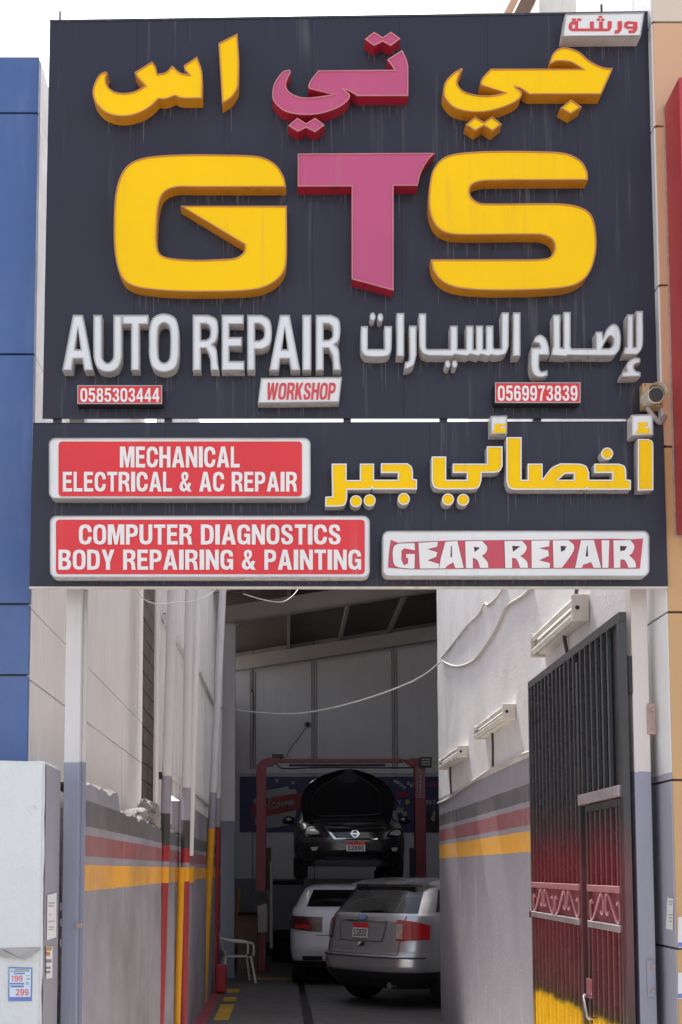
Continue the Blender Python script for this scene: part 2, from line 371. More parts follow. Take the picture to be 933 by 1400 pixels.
def channel(name, loops, Yback, d, mf, ms, mt, parent, trimw=0.007, label=None, extra=None):
    """a raised sign letter: face recessed inside a thin trim, return walls to the board"""
    Yf = Yback - d
    L2 = px_loops(loops, Yf)
    allV, allF, allM = [], [], []
    groups = [L2] + ([px_loops(e, Yf) for e in extra] if extra else [])
    TV, TF = [], []
    for g in groups:
        V, Fc, mi = plate2d(g, lambda p, dd: Vector((p.x, Yf + dd, p.y)), d)
        o = len(allV); allV += V; allF += [tuple(i + o for i in f) for f in Fc]; allM += mi
        for l in g:
            i2 = inset(l, trimw); k = len(l); o = len(TV)
            TV += [Vector((p.x, Yf - 0.005, p.y)) for p in l] + [Vector((p.x, Yf - 0.005, p.y)) for p in i2] + [Vector((p.x, Yf + 0.0005, p.y)) for p in i2] + [Vector((p.x, Yf + 0.0005, p.y)) for p in l]
            for i in range(k):
                j = (i + 1) % k
                TF.append((o + i, o + j, o + k + j, o + k + i)); TF.append((o + k + i, o + k + j, o + 2 * k + j, o + 2 * k + i)); TF.append((o + j, o + i, o + 3 * k + i, o + 3 * k + j))
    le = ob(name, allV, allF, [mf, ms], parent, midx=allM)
    for l in (g[0] for g in groups):
        for i in range(len(l)):
            a, b = l[i], l[(i + 1) % len(l)]
            if b.x - a.x > 1e-4 and abs(b.y - a.y) < 1.2 * (b.x - a.x):
                for _ in range(int((b.x - a.x) * 42 + random.random())):
                    t = random.random(); q = a + (b - a) * t; DRIPS.append((parent, q.x, q.y, Yback))
    if label: le['label'] = label
    ob('trim', TV, TF, mt, le)
    return le
def Z(ox, oy, k, pts): return [(ox + p[0] / k, oy + p[1] / k) + tuple(p[2:]) for p in pts]
def ell(cx, cy, rx, ry, n=20): return [Vector((cx + rx * math.cos(2 * math.pi * i / n), cy + ry * math.sin(2 * math.pi * i / n))) for i in range(n)]
def rrect(x0, y0, x1, y1, r, n=6):
    o = []
    for cx, cy, a in ((x1 - r, y0 + r, -90), (x1 - r, y1 - r, 0), (x0 + r, y1 - r, 90), (x0 + r, y0 + r, 180)):
        for i in range(n + 1):
            q = math.radians(a + 90 * i / n); o.append(Vector((cx + r * math.cos(q), cy + r * math.sin(q))))
    return o
# ------------------------------------------------------------------ block lettering, 0..100 boxes, y down
G = {
'A': [[(34,0),(66,0),(100,100),(70,100),(64,79),(36,79),(30,100),(0,100)],[(50,24),(59,62),(41,62)]],
'B': [[(0,0),(60,0),(90,8,1),(95,27,1),(80,48),(97,60,1),(98,80,1),(85,96,1),(60,100),(0,100)],[(31,16),(50,16),(63,22,1),(63,35,1),(50,41),(31,41)],[(31,57),(50,57),(66,63,1),(66,77,1),(50,84),(31,84)]],
'C': [[(100,38),(70,38),(69,27,1),(50,16,1),(31,27,1),(30,50,1),(31,73,1),(50,84,1),(69,73,1),(70,62),(100,62),(98,76,1),(85,93,1),(50,100,1),(14,93,1),(1,74,1),(0,50,1),(1,26,1),(14,7,1),(50,0,1),(85,7,1),(98,24,1)]],
'D': [[(0,0),(50,0),(86,8,1),(98,28,1),(100,50,1),(98,72,1),(86,92,1),(50,100),(0,100)],[(31,17),(48,17),(64,23,1),(69,38,1),(69,62,1),(64,77,1),(48,83),(31,83)]],
'E': [[(0,0),(97,0),(97,17),(34,17),(34,40),(90,40),(90,57),(34,57),(34,83),(100,83),(100,100),(0,100)]],
'G': [[(100,34),(70,34),(68,24,1),(50,16,1),(31,27,1),(30,50,1),(31,73,1),(50,84,1),(68,76,1),(70,62),(52,62),(52,46),(100,46),(100,100),(80,100),(76,90),(64,98,1),(45,100,1),(14,93,1),(1,74,1),(0,50,1),(1,26,1),(14,7,1),(50,0,1),(86,7,1),(98,22,1)]],
'H': [[(0,0),(32,0),(32,40),(68,40),(68,0),(100,0),(100,100),(68,100),(68,57),(32,57),(32,100),(0,100)]],
'I': [[(0,0),(100,0),(100,100),(0,100)]],
'K': [[(0,0),(31,0),(31,38),(64,0),(98,0),(62,42),(100,100),(66,100),(42,64),(31,77),(31,100),(0,100)]],
'L': [[(0,0),(35,0),(35,83),(100,83),(100,100),(0,100)]],
'M': [[(0,0),(36,0),(50,60),(64,0),(100,0),(100,100),(75,100),(75,35),(59,100),(41,100),(25,35),(25,100),(0,100)]],
'N': [[(0,0),(31,0),(71,58),(71,0),(100,0),(100,100),(70,100),(29,42),(29,100),(0,100)]],
'O': [[(50,0,1),(86,7,1),(99,26,1),(100,50,1),(99,74,1),(86,93,1),(50,100,1),(14,93,1),(1,74,1),(0,50,1),(1,26,1),(14,7,1)],[(50,16,1),(66,22,1),(70,38,1),(70,62,1),(66,78,1),(50,84,1),(34,78,1),(30,62,1),(30,38,1),(34,22,1)]],
'P': [[(0,0),(60,0),(91,9,1),(100,31,1),(91,53,1),(60,62),(32,62),(32,100),(0,100)],[(32,16),(50,16),(65,22,1),(69,31,1),(65,41,1),(50,46),(32,46)]],
'R': [[(0,0),(60,0),(90,8,1),(97,28,1),(90,46,1),(74,53),(90,62,1),(95,85,1),(100,100),(68,100),(64,75,1),(50,60),(31,60),(31,100),(0,100)],[(31,16),(50,16),(63,21,1),(66,30,1),(63,40,1),(50,45),(31,45)]],
'S': [[(97,32),(67,32),(64,21,1),(50,15,1),(35,20,1),(35,30,1),(55,40,1),(88,53,1),(100,73,1),(88,93,1),(50,100,1),(12,93,1),(0,67),(30,67),(35,80,1),(50,85,1),(65,80,1),(66,70,1),(46,60,1),(14,47,1),(3,28,1),(14,7,1),(50,0,1),(85,7,1)]],
'T': [[(0,0),(100,0),(100,17),(66,17),(66,100),(34,100),(34,17),(0,17)]],
'U': [[(0,0),(30,0),(30,62),(32,76,1),(50,84,1),(68,76,1),(70,62),(70,0),(100,0),(100,62),(98,78,1),(84,94,1),(50,100,1),(16,94,1),(2,78,1),(0,62)]],
'W': [[(0,0),(22,0),(31,62),(41,0),(59,0),(69,62),(78,0),(100,0),(83,100),(60,100),(50,40),(40,100),(17,100)]],
'Y': [[(0,0),(32,0),(50,38),(68,0),(100,0),(66,62),(66,100),(34,100),(34,62)]],
'&': [[(100,100),(70,100),(62,92),(35,100,1),(8,92,1),(0,74,1),(10,55,1),(25,46),(15,25,1),(22,7,1),(45,0,1),(68,7,1),(73,24,1),(65,40,1),(50,50),(65,68),(72,55),(97,58),(83,82)],[(45,14,1),(52,22,1),(50,32,1),(43,38,1),(37,28,1),(38,18,1)],[(35,60,1),(50,79),(42,85,1),(32,82,1),(28,72,1)]],
'0': None,
'1': [[(35,0),(75,0),(75,100),(42,100),(42,25),(15,30),(15,15)]],
'2': [[(3,32),(12,8,1),(50,0,1),(88,8,1),(97,30,1),(80,55,1),(45,82),(98,82),(98,100),(0,100),(0,85),(50,50,1),(66,30,1),(62,18,1),(50,15,1),(38,20,1),(33,32)]],
'3': [[(5,28),(14,8,1),(50,0,1),(86,8,1),(94,27,1),(78,48),(97,62,1),(94,88,1),(50,100,1),(8,90,1),(0,70),(30,68),(36,80,1),(50,85,1),(66,78,1),(66,64,1),(50,57),(38,57),(38,42),(50,42),(64,36,1),(63,22,1),(50,15,1),(38,20,1),(33,30)]],
'4': [[(55,0),(85,0),(85,62),(100,62),(100,79),(85,79),(85,100),(56,100),(56,79),(0,79),(0,62)],[(56,28),(56,62),(28,62)]],
'5': [[(10,0),(93,0),(93,17),(37,17),(34,34),(55,31,1),(90,40,1),(100,65,1),(90,92,1),(50,100,1),(10,92,1),(0,72),(30,70),(36,81,1),(50,85,1),(67,78,1),(68,58,1),(52,47,1),(35,53),(5,51)]],
'6': [[(96,26),(67,28),(62,18,1),(50,15,1),(34,22,1),(30,42),(55,35,1),(90,42,1),(100,67,1),(90,92,1),(50,100,1),(12,92,1),(0,60,1),(3,25,1),(18,6,1),(50,0,1),(85,7,1)],[(50,50,1),(66,56,1),(68,68,1),(64,80,1),(50,85,1),(35,80,1),(31,66,1),(36,54,1)]],
'7': [[(0,0),(100,0),(100,14),(70,45,1),(55,100),(22,100),(38,50,1),(66,18),(0,18)]],
'8': [[(50,0,1),(85,6,1),(95,26,1),(82,47),(98,60,1),(98,80,1),(85,96,1),(50,100,1),(15,96,1),(2,80,1),(2,60,1),(18,47),(5,26,1),(15,6,1)],[(50,14,1),(64,20,1),(64,34,1),(50,41,1),(36,34,1),(36,20,1)],[(50,56,1),(67,63,1),(67,79,1),(50,86,1),(33,79,1),(33,63,1)]],
}
G['0'] = G['O']
G['9'] = [[(100 - p[0], 100 - p[1]) + tuple(p[2:]) for p in l] for l in G['6']]
GW = {'I': 0.36, 'M': 1.3, 'W': 1.5, '&': 1.1, 'A': 1.12, 'L': 0.8, 'E': 0.84, 'T': 0.9, '1': 0.7, 'Y': 1.02, 'N': 1.02, 'S': 0.95, 'P': 0.93}
def glyph(ch, x0, y0, x1, y1, sh=0.0, k=4):
    r = []
    for l in G[ch]:
        r.append([Vector((x0 + (x1 - x0) * p.x / 100 + sh * (1 - p.y / 100), y0 + (y1 - y0) * p.y / 100)) for p in outline(l, k)])
    return r
def textglyphs(s, x0, y0, x1, y1, gap=0.13, space=0.42, sh=0.0, k=4):
    tot = sum((space if c == ' ' else GW.get(c, 1.0)) for c in s) + gap * (len(s) - 1)
    u = (x1 - x0) / tot; x = x0; r = []
    for c in s:
        w = space if c == ' ' else GW.get(c, 1.0)
        if c != ' ': r.append(glyph(c, x, y0, x + w * u, y1, sh, k))
        x += (w + gap) * u
    return r
def printed(name, glyphs, place, m, parent, flip=False):
    """flat lettering: list of glyph loop-lists in 2D; place(p)->3D"""
    V, Fc = [], []
    for g in glyphs:
        if flip: g = [[Vector((p.x, -p.y)) for p in l] for l in g]
        g = orient([dedupe(l) for l in g])
        v, f, mi = plate2d(g, lambda p, d: place(Vector((p.x, -p.y)) if flip else p), 0)
        o = len(V); V += v; Fc += [tuple(i + o for i in q) for q in f]
    return ob(name, V, Fc, m, parent)
def printpx(name, glyphs, Y, m, parent):
    gg = [[[Vector((q.x, q.z)) for q in (P(p.x, p.y, Y) for p in l)] for l in g] for g in glyphs]
    return printed(name, gg, lambda p: Vector((p.x, Y, p.y)), m, parent)
def quadpx(name, pts, Y, m, parent):
    return printpx(name, [[[Vector(p) for p in pts]]], Y, m, parent)
#MAIN
# ================================================================== ground
tag(ob('ground', [(-300, -300, 0), (300, -300, 0), (300, 400, 0), (-300, 400, 0)], [(0, 1, 2, 3)], 'ground'), kind='structure')
FZ = 0.004
HALL_R, HALL_B, HALL_F = 6.5, 28.0, 16.5
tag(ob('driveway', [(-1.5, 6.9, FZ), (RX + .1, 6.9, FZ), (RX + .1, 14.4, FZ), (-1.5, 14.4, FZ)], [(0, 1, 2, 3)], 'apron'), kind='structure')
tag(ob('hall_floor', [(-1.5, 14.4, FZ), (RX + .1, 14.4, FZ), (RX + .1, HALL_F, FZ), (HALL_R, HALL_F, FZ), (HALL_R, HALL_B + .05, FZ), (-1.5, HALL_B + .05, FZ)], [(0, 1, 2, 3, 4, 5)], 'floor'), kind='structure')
def strip(name, m, pts, z, kind='structure'):
    return tag(ob(name, [(p[0], p[1], z) for p in pts], [tuple(range(len(pts)))], m), kind=kind)
for i, (a, b) in enumerate(((13.2, 15.4), (16.0, 17.9), (18.3, 18.9), (19.6, 20.2))):
    strip('yellow_floor_marking', 'floory', [(-.86, a), (-.68, a), (-.68, b), (-.86, b)], FZ + .004)
strip('red_floor_marking', 'floorr', [(-1.07, 10.5), (-.93, 10.5), (-.93, 20.4), (-1.07, 20.4)], FZ + .004)
pl, pr = [], []
for i in range(26):
    t = i / 25; y = 1342 + 75 * t; c = 411 + 15 * t
    w = (4.5 + 3.5 * t) * (0.8 + 0.5 * random.random())
    pl.append(PG(c - w, y, 0)); pr.append(PG(c + w * (0.8 + .4 * random.random()), y, 0))
pts = [(p.x, p.y, FZ + .004) for p in pl] + [(p.x, p.y, FZ + .004) for p in pr]
n = len(pl); tag(ob('drain_groove', pts, [(i, i + 1, n + i + 1, n + i) for i in range(n - 1)], 'groove'), kind='structure')  # flat near-black strip standing in for the drainage groove in the floor
q = [PG(345, 1338), PG(450, 1338), PG(450, 1340.5), PG(345, 1340.5)]
strip('pale_floor_line', 'floory', [(p.x, p.y) for p in q][::-1], FZ + .004)
# ================================================================== sign boards
def lerp2(a, b, t): return (a[0] + (b[0] - a[0]) * t, a[1] + (b[1] - a[1]) * t)
def board(name, TL, TR, BR, BL, Y, splits, label, lip=False):
    base = P((BL[0] + BR[0]) / 2, BL[1], Y)
    t = thing(name, base, label, 'signboard')
    for i in range(len(splits) - 1):
        a, b = splits[i], splits[i + 1]
        c = [P(*lerp2(TL, TR, a), Y), P(*lerp2(TL, TR, b), Y), P(*lerp2(BL, BR, b), Y), P(*lerp2(BL, BR, a), Y)]
        g = 0.0005
        x = [c[3] + Vector((g, 0, 0)), c[2] - Vector((g, 0, 0)), c[1] - Vector((g, 0, 0)), c[0] + Vector((g, 0, 0))]
        dy = Vector((0, .008, 0)); bm = bmesh.new()
        hexa(bm, [x[0], x[1], x[1] + dy, x[0] + dy, x[3], x[2], x[2] + dy, x[3] + dy]); obm('panel', bm, 'board', t)
    c = [P(*BL, Y), P(*BR, Y), P(*TR, Y), P(*TL, Y)]; s = Vector((.004, 0, .07)); s2 = Vector((-.004, 0, .07))
    a, b = Vector((0, .0085, 0)), Vector((0, .08, 0)); bm = bmesh.new()
    hexa(bm, [c[0] + a + s, c[1] + a + s2, c[1] + b + s2, c[0] + b + s, c[3] + a - s2, c[2] + a - s, c[2] + b - s, c[3] + b - s2])
    obm('frame', bm, 'boardedge', t)
    e1, e2 = Vector((.002, 0, .002)), Vector((-.002, 0, .002)); a, b = Vector((0, .0082, 0)), Vector((0, .0084, 0)); bm = bmesh.new()
    hexa(bm, [c[0] + a + e1, c[1] + a + e2, c[1] + b + e2, c[0] + b + e1, c[3] + a - e2, c[2] + a - e1, c[2] + b - e1, c[3] + b - e2]); obm('backing_sheet', bm, 'boardedge', t)
    # edge angles round the face
    for (p, r, nm) in ((c[3], c[2], 'top_edging'), (c[0], c[1], 'bottom_edging')):
        dz = .012 if (nm[0] == 't') == (name[0] == 'u') else .003; bm = bmesh.new(); z0 = Vector((0, -.004, -dz if nm[0] == 'b' else .0005)); z1 = Vector((0, -.004, -.0005 if nm[0] == 'b' else dz)); dd = Vector((0, .016, 0))
        hexa(bm, [p + z0, r + z0, r + z0 + dd, p + z0 + dd, p + z1, r + z1, r + z1 + dd, p + z1 + dd]); obm(nm, bm, 'lip' if (nm[0] == 'b' and name[0] == 'l') else 'boardedge', t)
    return t
YU, YL = 6.75, 6.66
UP = board('upper_signboard', (68, 30), (893, 18), (910, 571), (58, 571), YU, [0, .145, .29, .435, .58, .725, .87, 1],
           'large upper charcoal signboard with raised yellow and pink GTS letters', True)
LO = board('lower_signboard', (45, 579), (907, 577), (914, 802), (40, 802), YL, [0, .21, .42, .63, .84, 1],
           'lower charcoal signboard with red lightboxes hung directly above the alley entrance', True)
D = 0.082
kA = 933 / 233; kG = 933 / 450
def CH(zo, pts, mf, ms, mt, par=UP, Y=YU, d=D, holes=(), extra=None, label=None, tw=.007):
    lo = [outline(Z(*zo, pts))] + [outline(Z(*zo, h)) for h in holes]
    return channel('letter', lo, Y, d, mf, ms, mt, par, tw, label, extra)
YE = ('yellow', 'yellowside', 'trim_or'); PK = ('pink', 'pinkside', 'trim_pk'); WH = ('letwhite', 'letside', 'trim_gy'); YW = ('yellow', 'letside', 'panelwhite')
zA, zB, zC = (117, 40, kA), (360, 35, kA), (600, 55, kA)
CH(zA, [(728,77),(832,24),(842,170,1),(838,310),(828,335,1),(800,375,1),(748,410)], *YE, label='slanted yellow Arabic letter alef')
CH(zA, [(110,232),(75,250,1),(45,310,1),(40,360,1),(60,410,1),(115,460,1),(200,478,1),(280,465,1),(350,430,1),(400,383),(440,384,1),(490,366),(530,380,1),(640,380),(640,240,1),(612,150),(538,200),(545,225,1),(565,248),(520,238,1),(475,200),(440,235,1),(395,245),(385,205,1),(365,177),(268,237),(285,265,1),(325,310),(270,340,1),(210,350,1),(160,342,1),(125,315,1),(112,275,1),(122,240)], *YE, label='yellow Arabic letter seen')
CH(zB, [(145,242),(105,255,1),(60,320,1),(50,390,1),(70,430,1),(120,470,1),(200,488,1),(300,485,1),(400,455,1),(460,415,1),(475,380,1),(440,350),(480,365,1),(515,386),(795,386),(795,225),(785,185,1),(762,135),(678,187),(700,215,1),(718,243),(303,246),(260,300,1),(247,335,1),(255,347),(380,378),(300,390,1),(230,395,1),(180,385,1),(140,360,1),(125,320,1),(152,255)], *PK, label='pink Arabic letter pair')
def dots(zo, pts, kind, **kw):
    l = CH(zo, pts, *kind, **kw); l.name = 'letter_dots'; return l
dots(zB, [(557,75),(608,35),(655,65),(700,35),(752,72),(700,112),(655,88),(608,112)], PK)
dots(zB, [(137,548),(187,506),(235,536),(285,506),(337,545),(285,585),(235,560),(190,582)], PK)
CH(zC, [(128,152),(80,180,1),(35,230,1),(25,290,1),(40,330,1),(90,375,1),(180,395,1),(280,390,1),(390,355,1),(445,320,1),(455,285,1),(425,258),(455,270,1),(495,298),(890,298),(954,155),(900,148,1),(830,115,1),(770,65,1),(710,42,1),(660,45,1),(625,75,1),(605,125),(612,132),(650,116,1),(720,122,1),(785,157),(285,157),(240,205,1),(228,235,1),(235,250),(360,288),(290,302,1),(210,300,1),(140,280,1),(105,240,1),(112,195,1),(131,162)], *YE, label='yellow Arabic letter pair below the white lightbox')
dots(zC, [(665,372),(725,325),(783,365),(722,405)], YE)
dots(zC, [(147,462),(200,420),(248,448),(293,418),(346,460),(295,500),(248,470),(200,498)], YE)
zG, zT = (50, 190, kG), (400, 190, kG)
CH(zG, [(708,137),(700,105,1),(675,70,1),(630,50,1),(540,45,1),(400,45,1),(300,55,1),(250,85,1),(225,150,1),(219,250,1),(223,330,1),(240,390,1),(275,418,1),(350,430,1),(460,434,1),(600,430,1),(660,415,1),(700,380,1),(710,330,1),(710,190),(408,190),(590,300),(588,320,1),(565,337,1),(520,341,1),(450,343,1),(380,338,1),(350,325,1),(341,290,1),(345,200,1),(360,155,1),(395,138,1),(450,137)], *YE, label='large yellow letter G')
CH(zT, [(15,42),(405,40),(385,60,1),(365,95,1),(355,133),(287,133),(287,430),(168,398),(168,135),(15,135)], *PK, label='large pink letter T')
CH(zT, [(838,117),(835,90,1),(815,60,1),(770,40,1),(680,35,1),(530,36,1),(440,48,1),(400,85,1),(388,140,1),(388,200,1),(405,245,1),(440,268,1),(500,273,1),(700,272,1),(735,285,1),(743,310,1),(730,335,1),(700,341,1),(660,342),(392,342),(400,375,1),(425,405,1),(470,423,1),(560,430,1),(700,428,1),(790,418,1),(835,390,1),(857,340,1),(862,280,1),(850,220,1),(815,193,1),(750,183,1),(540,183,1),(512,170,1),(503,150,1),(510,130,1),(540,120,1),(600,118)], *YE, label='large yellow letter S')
k5 = 933 / 440
for ch, x0, x1 in (('A',75,165),('U',165,248),('T',248,325),('O',326,414),('R',453,530),('E',537,603),('P',611,683),('A',675,765),('I',771,797),('R',810,884)):
    sh = 0
    g = glyph(ch, 50 + x0 / k5, 410 + (44 if ch not in 'O' else 40) / k5, 50 + x1 / k5, 410 + (205 if ch not in 'OU' else 210) / k5, k=6)
    channel('letter', g, YU, .075, *WH, UP, .006, 'white letter ' + ch)
zE, zF = (480, 415, kA), (700, 415, kA)
CH(zE, [(55,125),(93,125),(93,250),(183,250),(183,125),(225,125),(222,255,1),(205,285,1),(170,293),(110,293),(75,285,1),(55,250,1)], *WH, tw=.005)
for cx, cy in ((119, 73), (161, 77), (530, 332), (568, 332)):
    l = channel('letter_dots', [ell(480 + cx / kA, 415 + cy / kA, 16 / kA, 23 / kA)], YU, .07, *WH, UP, .005)
CH(zE, [(250,53),(292,53),(292,290),(250,290)], *WH, tw=.005)
CH(zE, [(318,122),(360,122),(360,280),(345,335,1),(310,358),(293,358),(297,320),(314,316,1),(320,300)], *WH, tw=.005)
CH(zE, [(372,55),(412,55),(412,240),(418,250),(543,250),(543,122),(585,122),(585,250),(630,250),(630,122),(671,122),(671,250),(685,250),(685,122),(724,122),(724,250),(740,250),(740,122),(780,122),(780,238),(786,248),(825,248),(825,50),(866,50),(864,235),(847,275,1),(800,288),(768,281),(755,289),(712,279),(700,289),(655,279),(635,289),(568,280),(558,289),(425,287),(390,272,1),(373,235)], *WH, tw=.005)
CH(zE, [(888,50),(928,50),(928,288),(886,290)], *WH, tw=.005)
CH(zF, [(118,218),(128,185,1),(158,172,1),(188,195,1),(203,240,1),(207,283),(152,283),(150,345,1),(162,372,1),(196,365),(196,395),(160,405,1),(120,390,1),(104,340,1),(106,242),(155,242),(150,222,1),(135,216,1)], *WH, tw=.005)
CH(zF, [(225,62),(266,62),(266,240),(283,243),(283,47),(322,47),(322,237),(330,247),(460,247),(460,155),(497,155),(500,190),(520,140,1),(555,113,1),(585,130,1),(597,190,1),(590,250,1),(565,282,1),(535,287),(305,284),(300,290),(215,284),(220,250),(227,236)], *WH, holes=[[(495,246),(518,200,1),(540,178,1),(556,195,1),(553,230,1),(535,246)]], tw=.005)
CH(zF, [(632,60),(665,60),(665,238),(680,238),(680,42),(718,42),(718,220,1),(705,260,1),(685,280),(610,280),(618,242),(631,236)], *WH, tw=.005)
CH(zF, [(605,375),(630,370),(625,345,1),(640,315,1),(675,297,1),(703,300),(703,325),(680,330,1),(668,345,1),(676,367,1),(705,378),(705,400),(600,403)], *WH, tw=.005)
# lightboxes of the upper board
def lightbox(par, Y, d, face, red, label, r=0, mside='letside', mface='panelwhite', name='lightbox'):
    o = channel(name, [face], Y, d, mface, mside, 'trim_gy', par, .005)
    o['label'] = label
    if red: printpx('face_panel', [[red]], Y - d - .003, 'panelred', o)
    return o
k4 = 933 / 193
def d4(pts): return outline(Z(740, 0, k4, pts), 5)
WB = lightbox(UP, YU, .085, d4([(163,92),(684,82),(660,238),(141,243)]), None, 'white lightbox with red Arabic word for workshop', name='lightbox')
q = [[d4([(205,203),(190,195,1),(183,170,1),(195,145,1),(220,137),(246,137),(246,186),(325,186),(325,140),(350,140),(350,186),(385,186),(385,140),(410,140),(410,186),(442,186),(442,137),(468,137),(467,180,1),(452,203)]), d4([(207,160),(226,158),(226,186),(207,184)])],
     [d4([(508,137),(536,137),(535,190,1),(515,217),(487,220),(487,200),(507,193)])],
     [d4([(638,142),(638,190,1),(620,215),(580,217),(580,198),(610,197),(610,188),(575,188),(553,178,1),(553,150,1),(575,137)]), d4([(575,155),(610,155),(610,172),(575,172)])]]
for x0, y0, x1, y1 in ((205,120,232,135),(240,120,268,135),(370,120,392,135),(398,120,420,135),(383,102,406,115)): q.append([d4([(x0,y0),(x1,y0),(x1,y1),(x0,y1)])])
printpx('lettering', q, YU - .085 - .003, 'printred', WB)
V2 = lambda l: [Vector(p) for p in l]
def pbox(x0, y0, x1, y1): return V2([(x0, y0), (x1, y0), (x1, y1), (x0, y1)])
for x0, y0, x1, y1, t, tx in ((106, 527, 222, 552.5, '0585303444', (110, 530.5, 218, 549.5)), (677, 523, 794, 551, '0569973839', (681, 527, 790, 548))):
    o = lightbox(UP, YU, .07, pbox(x0, y0, x1, y1), pbox(x0 + 1.2, y0 + 1.2, x1 - 1.2, y1 - 1.2), 'red lightbox with white phone number ' + t, mside='black', mface='panelred')
    printpx('lettering', textglyphs(t, *tx, gap=.16), YU - .07 - .006, 'print', o)
o = lightbox(UP, YU, .07, V2([(357, 517), (468, 515.6), (464, 550), (352.5, 551.5)]), None, 'white slanted lightbox reading WORKSHOP')
printpx('lettering', textglyphs('WORKSHOP', 363.5, 523, 457.5, 546.5, gap=.12, sh=2.5), YU - .07 - .003, 'printred', o)
# lightboxes of the lower board
for (x0, y0, x1, y1), red, lines, lab in (
    ((67, 599, 425, 682), (80, 603.5, 413, 678.5), (('MECHANICAL', 164, 610.5, 328, 639), ('ELECTRICAL & AC REPAIR', 86, 645, 406.5, 672)), 'red lightbox reading MECHANICAL ELECTRICAL & AC REPAIR'),
    ((68.5, 705.5, 506, 790), (76.5, 710.5, 499, 785), (('COMPUTER DIAGNOSTICS', 108, 717, 466, 744.5), ('BODY REPAIRING & PAINTING', 80, 751.5, 494, 779)), 'red lightbox reading COMPUTER DIAGNOSTICS BODY REPAIRING & PAINTING')):
    o = lightbox(LO, YL, .075, rrect(x0, y0, x1, y1, 9), rrect(*red, 5), lab)
    for t, a, b, c, d in lines: printpx('lettering', textglyphs(t, a, b, c, d), YL - .075 - .006, 'print', o)
o = lightbox(LO, YL, .075, rrect(523, 726, 888, 788.5, 9), None, 'white lightbox with peeling red strip reading GEAR REPAIR')
def iI(p): return outline(Z(517, 715, kA, p), 5)
def iJ(p): return outline(Z(690, 715, kA, p), 5)
red = outline(Z(517, 715, kA, [(70,92),(110,108),(250,101),(440,95)]) + Z(690, 715, kA, [(240,92),(600,86),(690,90),(760,85),(755,130),(742,250)]) + Z(517, 715, kA, [(690,249),(180,254),(55,245),(60,170)]), 3)
printpx('face_panel', [[red]], YL - .075 - .003, 'gearred', o)
gg = [[iI([(200,110),(112,113),(87,130,1),(81,180,1),(97,236,1),(180,251),(200,249),(203,170),(155,170),(155,190),(165,192),(165,222),(142,233),(128,200),(130,150),(146,139),(204,150)])],
 [iI([(222,109),(328,102),(325,130),(270,143),(325,160),(320,185),(272,205),(335,225),(333,249),(230,250)])],
 [iI([(370,103),(435,98),(470,246),(425,248),(412,216),(377,236),(370,248),(335,250),(345,190)]), iI([(400,125),(405,125),(406,187),(397,187)])],
 [iI([(478,100),(570,98),(598,130,1),(592,160,1),(570,180),(600,215,1),(605,246),(560,246),(545,205,1),(520,190),(520,248),(482,248)]), iI([(525,130),(560,135),(530,160)])],
 [iI([(693,99),(790,98),(815,130,1),(802,165,1),(780,180),(815,210,1),(822,246),(780,246),(760,200,1),(735,190),(735,247),(698,247)]), iI([(735,125),(780,128),(740,158)])],
 [iJ([(148,97),(248,95),(245,128),(188,138),(240,150),(245,180),(190,205),(250,220),(248,246),(150,247)])],
 [iJ([(265,96),(350,94),(380,120,1),(378,155,1),(350,200),(315,245),(270,246)]), iJ([(308,125),(340,128),(330,150),(310,158)])],
 [iJ([(420,95),(490,93),(530,245),(490,246),(475,215),(430,230),(425,246),(387,247)]), iJ([(452,125),(456,125),(459,184),(445,184)])],
 [iJ([(532,95),(575,94),(570,246),(537,246)])],
 [iJ([(597,95),(690,94),(712,125,1),(703,160,1),(685,178),(715,210,1),(722,244),(680,245),(660,205,1),(635,200),(635,245),(600,247)]), iJ([(633,125),(672,128),(660,150),(635,155)])]]
printpx('lettering', gg[:4], YL - .075 - .006, 'print', o); printpx('lettering', gg[4:], YL - .075 - .006, 'print', o)
ol = [[[q + (q - Vector((sum(p.x for p in l) / len(l), sum(p.y for p in l) / len(l)))).normalized() * .55 for q in l]] for l in [g[0] for g in gg]]
printpx('letter_outline', ol[:4], YL - .075 - .0045, 'outline', o); printpx('letter_outline', ol[4:], YL - .075 - .0045, 'outline', o)
zg, zH = (435, 570, kA), (668, 570, kA)
lowk = dict(par=LO, Y=YL, d=.07, tw=.006)
CH(zg, [(75,257),(157,257),(157,347),(230,347),(230,257),(307,257),(307,345),(437,345),(437,308),(345,308),(345,255),(490,255),(512,272,1),(520,300),(520,340),(542,343),(542,398),(300,398),(296,390),(290,399),(160,400),(160,450),(147,483,1),(115,492),(40,492),(40,438),(78,436)], *YW, **lowk)
CH(zg, [(622,218),(702,218),(702,345),(815,345),(815,308),(738,308),(738,257),(925,257),(925,162),(1010,162),(1011,270),(995,298,1),(965,307),(897,307),(895,350),(880,387,1),(850,398),(670,398),(637,387,1),(622,355)], *YW, **lowk)
for cx, cy in ((208, 463), (283, 458), (470, 450), (712, 453), (795, 455)):
    channel('letter_dots', [ell(435 + cx / kA, 570 + cy / kA, 33 / kA, 33 / kA)], YL, .07, *YW, LO, .005)
CH(zH, [(98,112),(182,112),(182,345),(215,345),(215,257),(297,257),(297,340),(345,280,1),(395,255),(500,257),(535,270,1),(552,305),(552,345),(678,345),(678,308),(580,308),(580,257),(715,257),(745,270,1),(755,300),(755,343),(780,347),(780,400),(545,400),(540,392),(535,400),(140,400),(112,388,1),(98,350)], *YW, holes=[[(383,345),(420,312),(468,312),(468,345)]], **lowk)
channel('letter_dots', [ell(668 + 650 / kA, 570 + 202 / kA, 33 / kA, 33 / kA)], YL, .07, *YW, LO, .005)
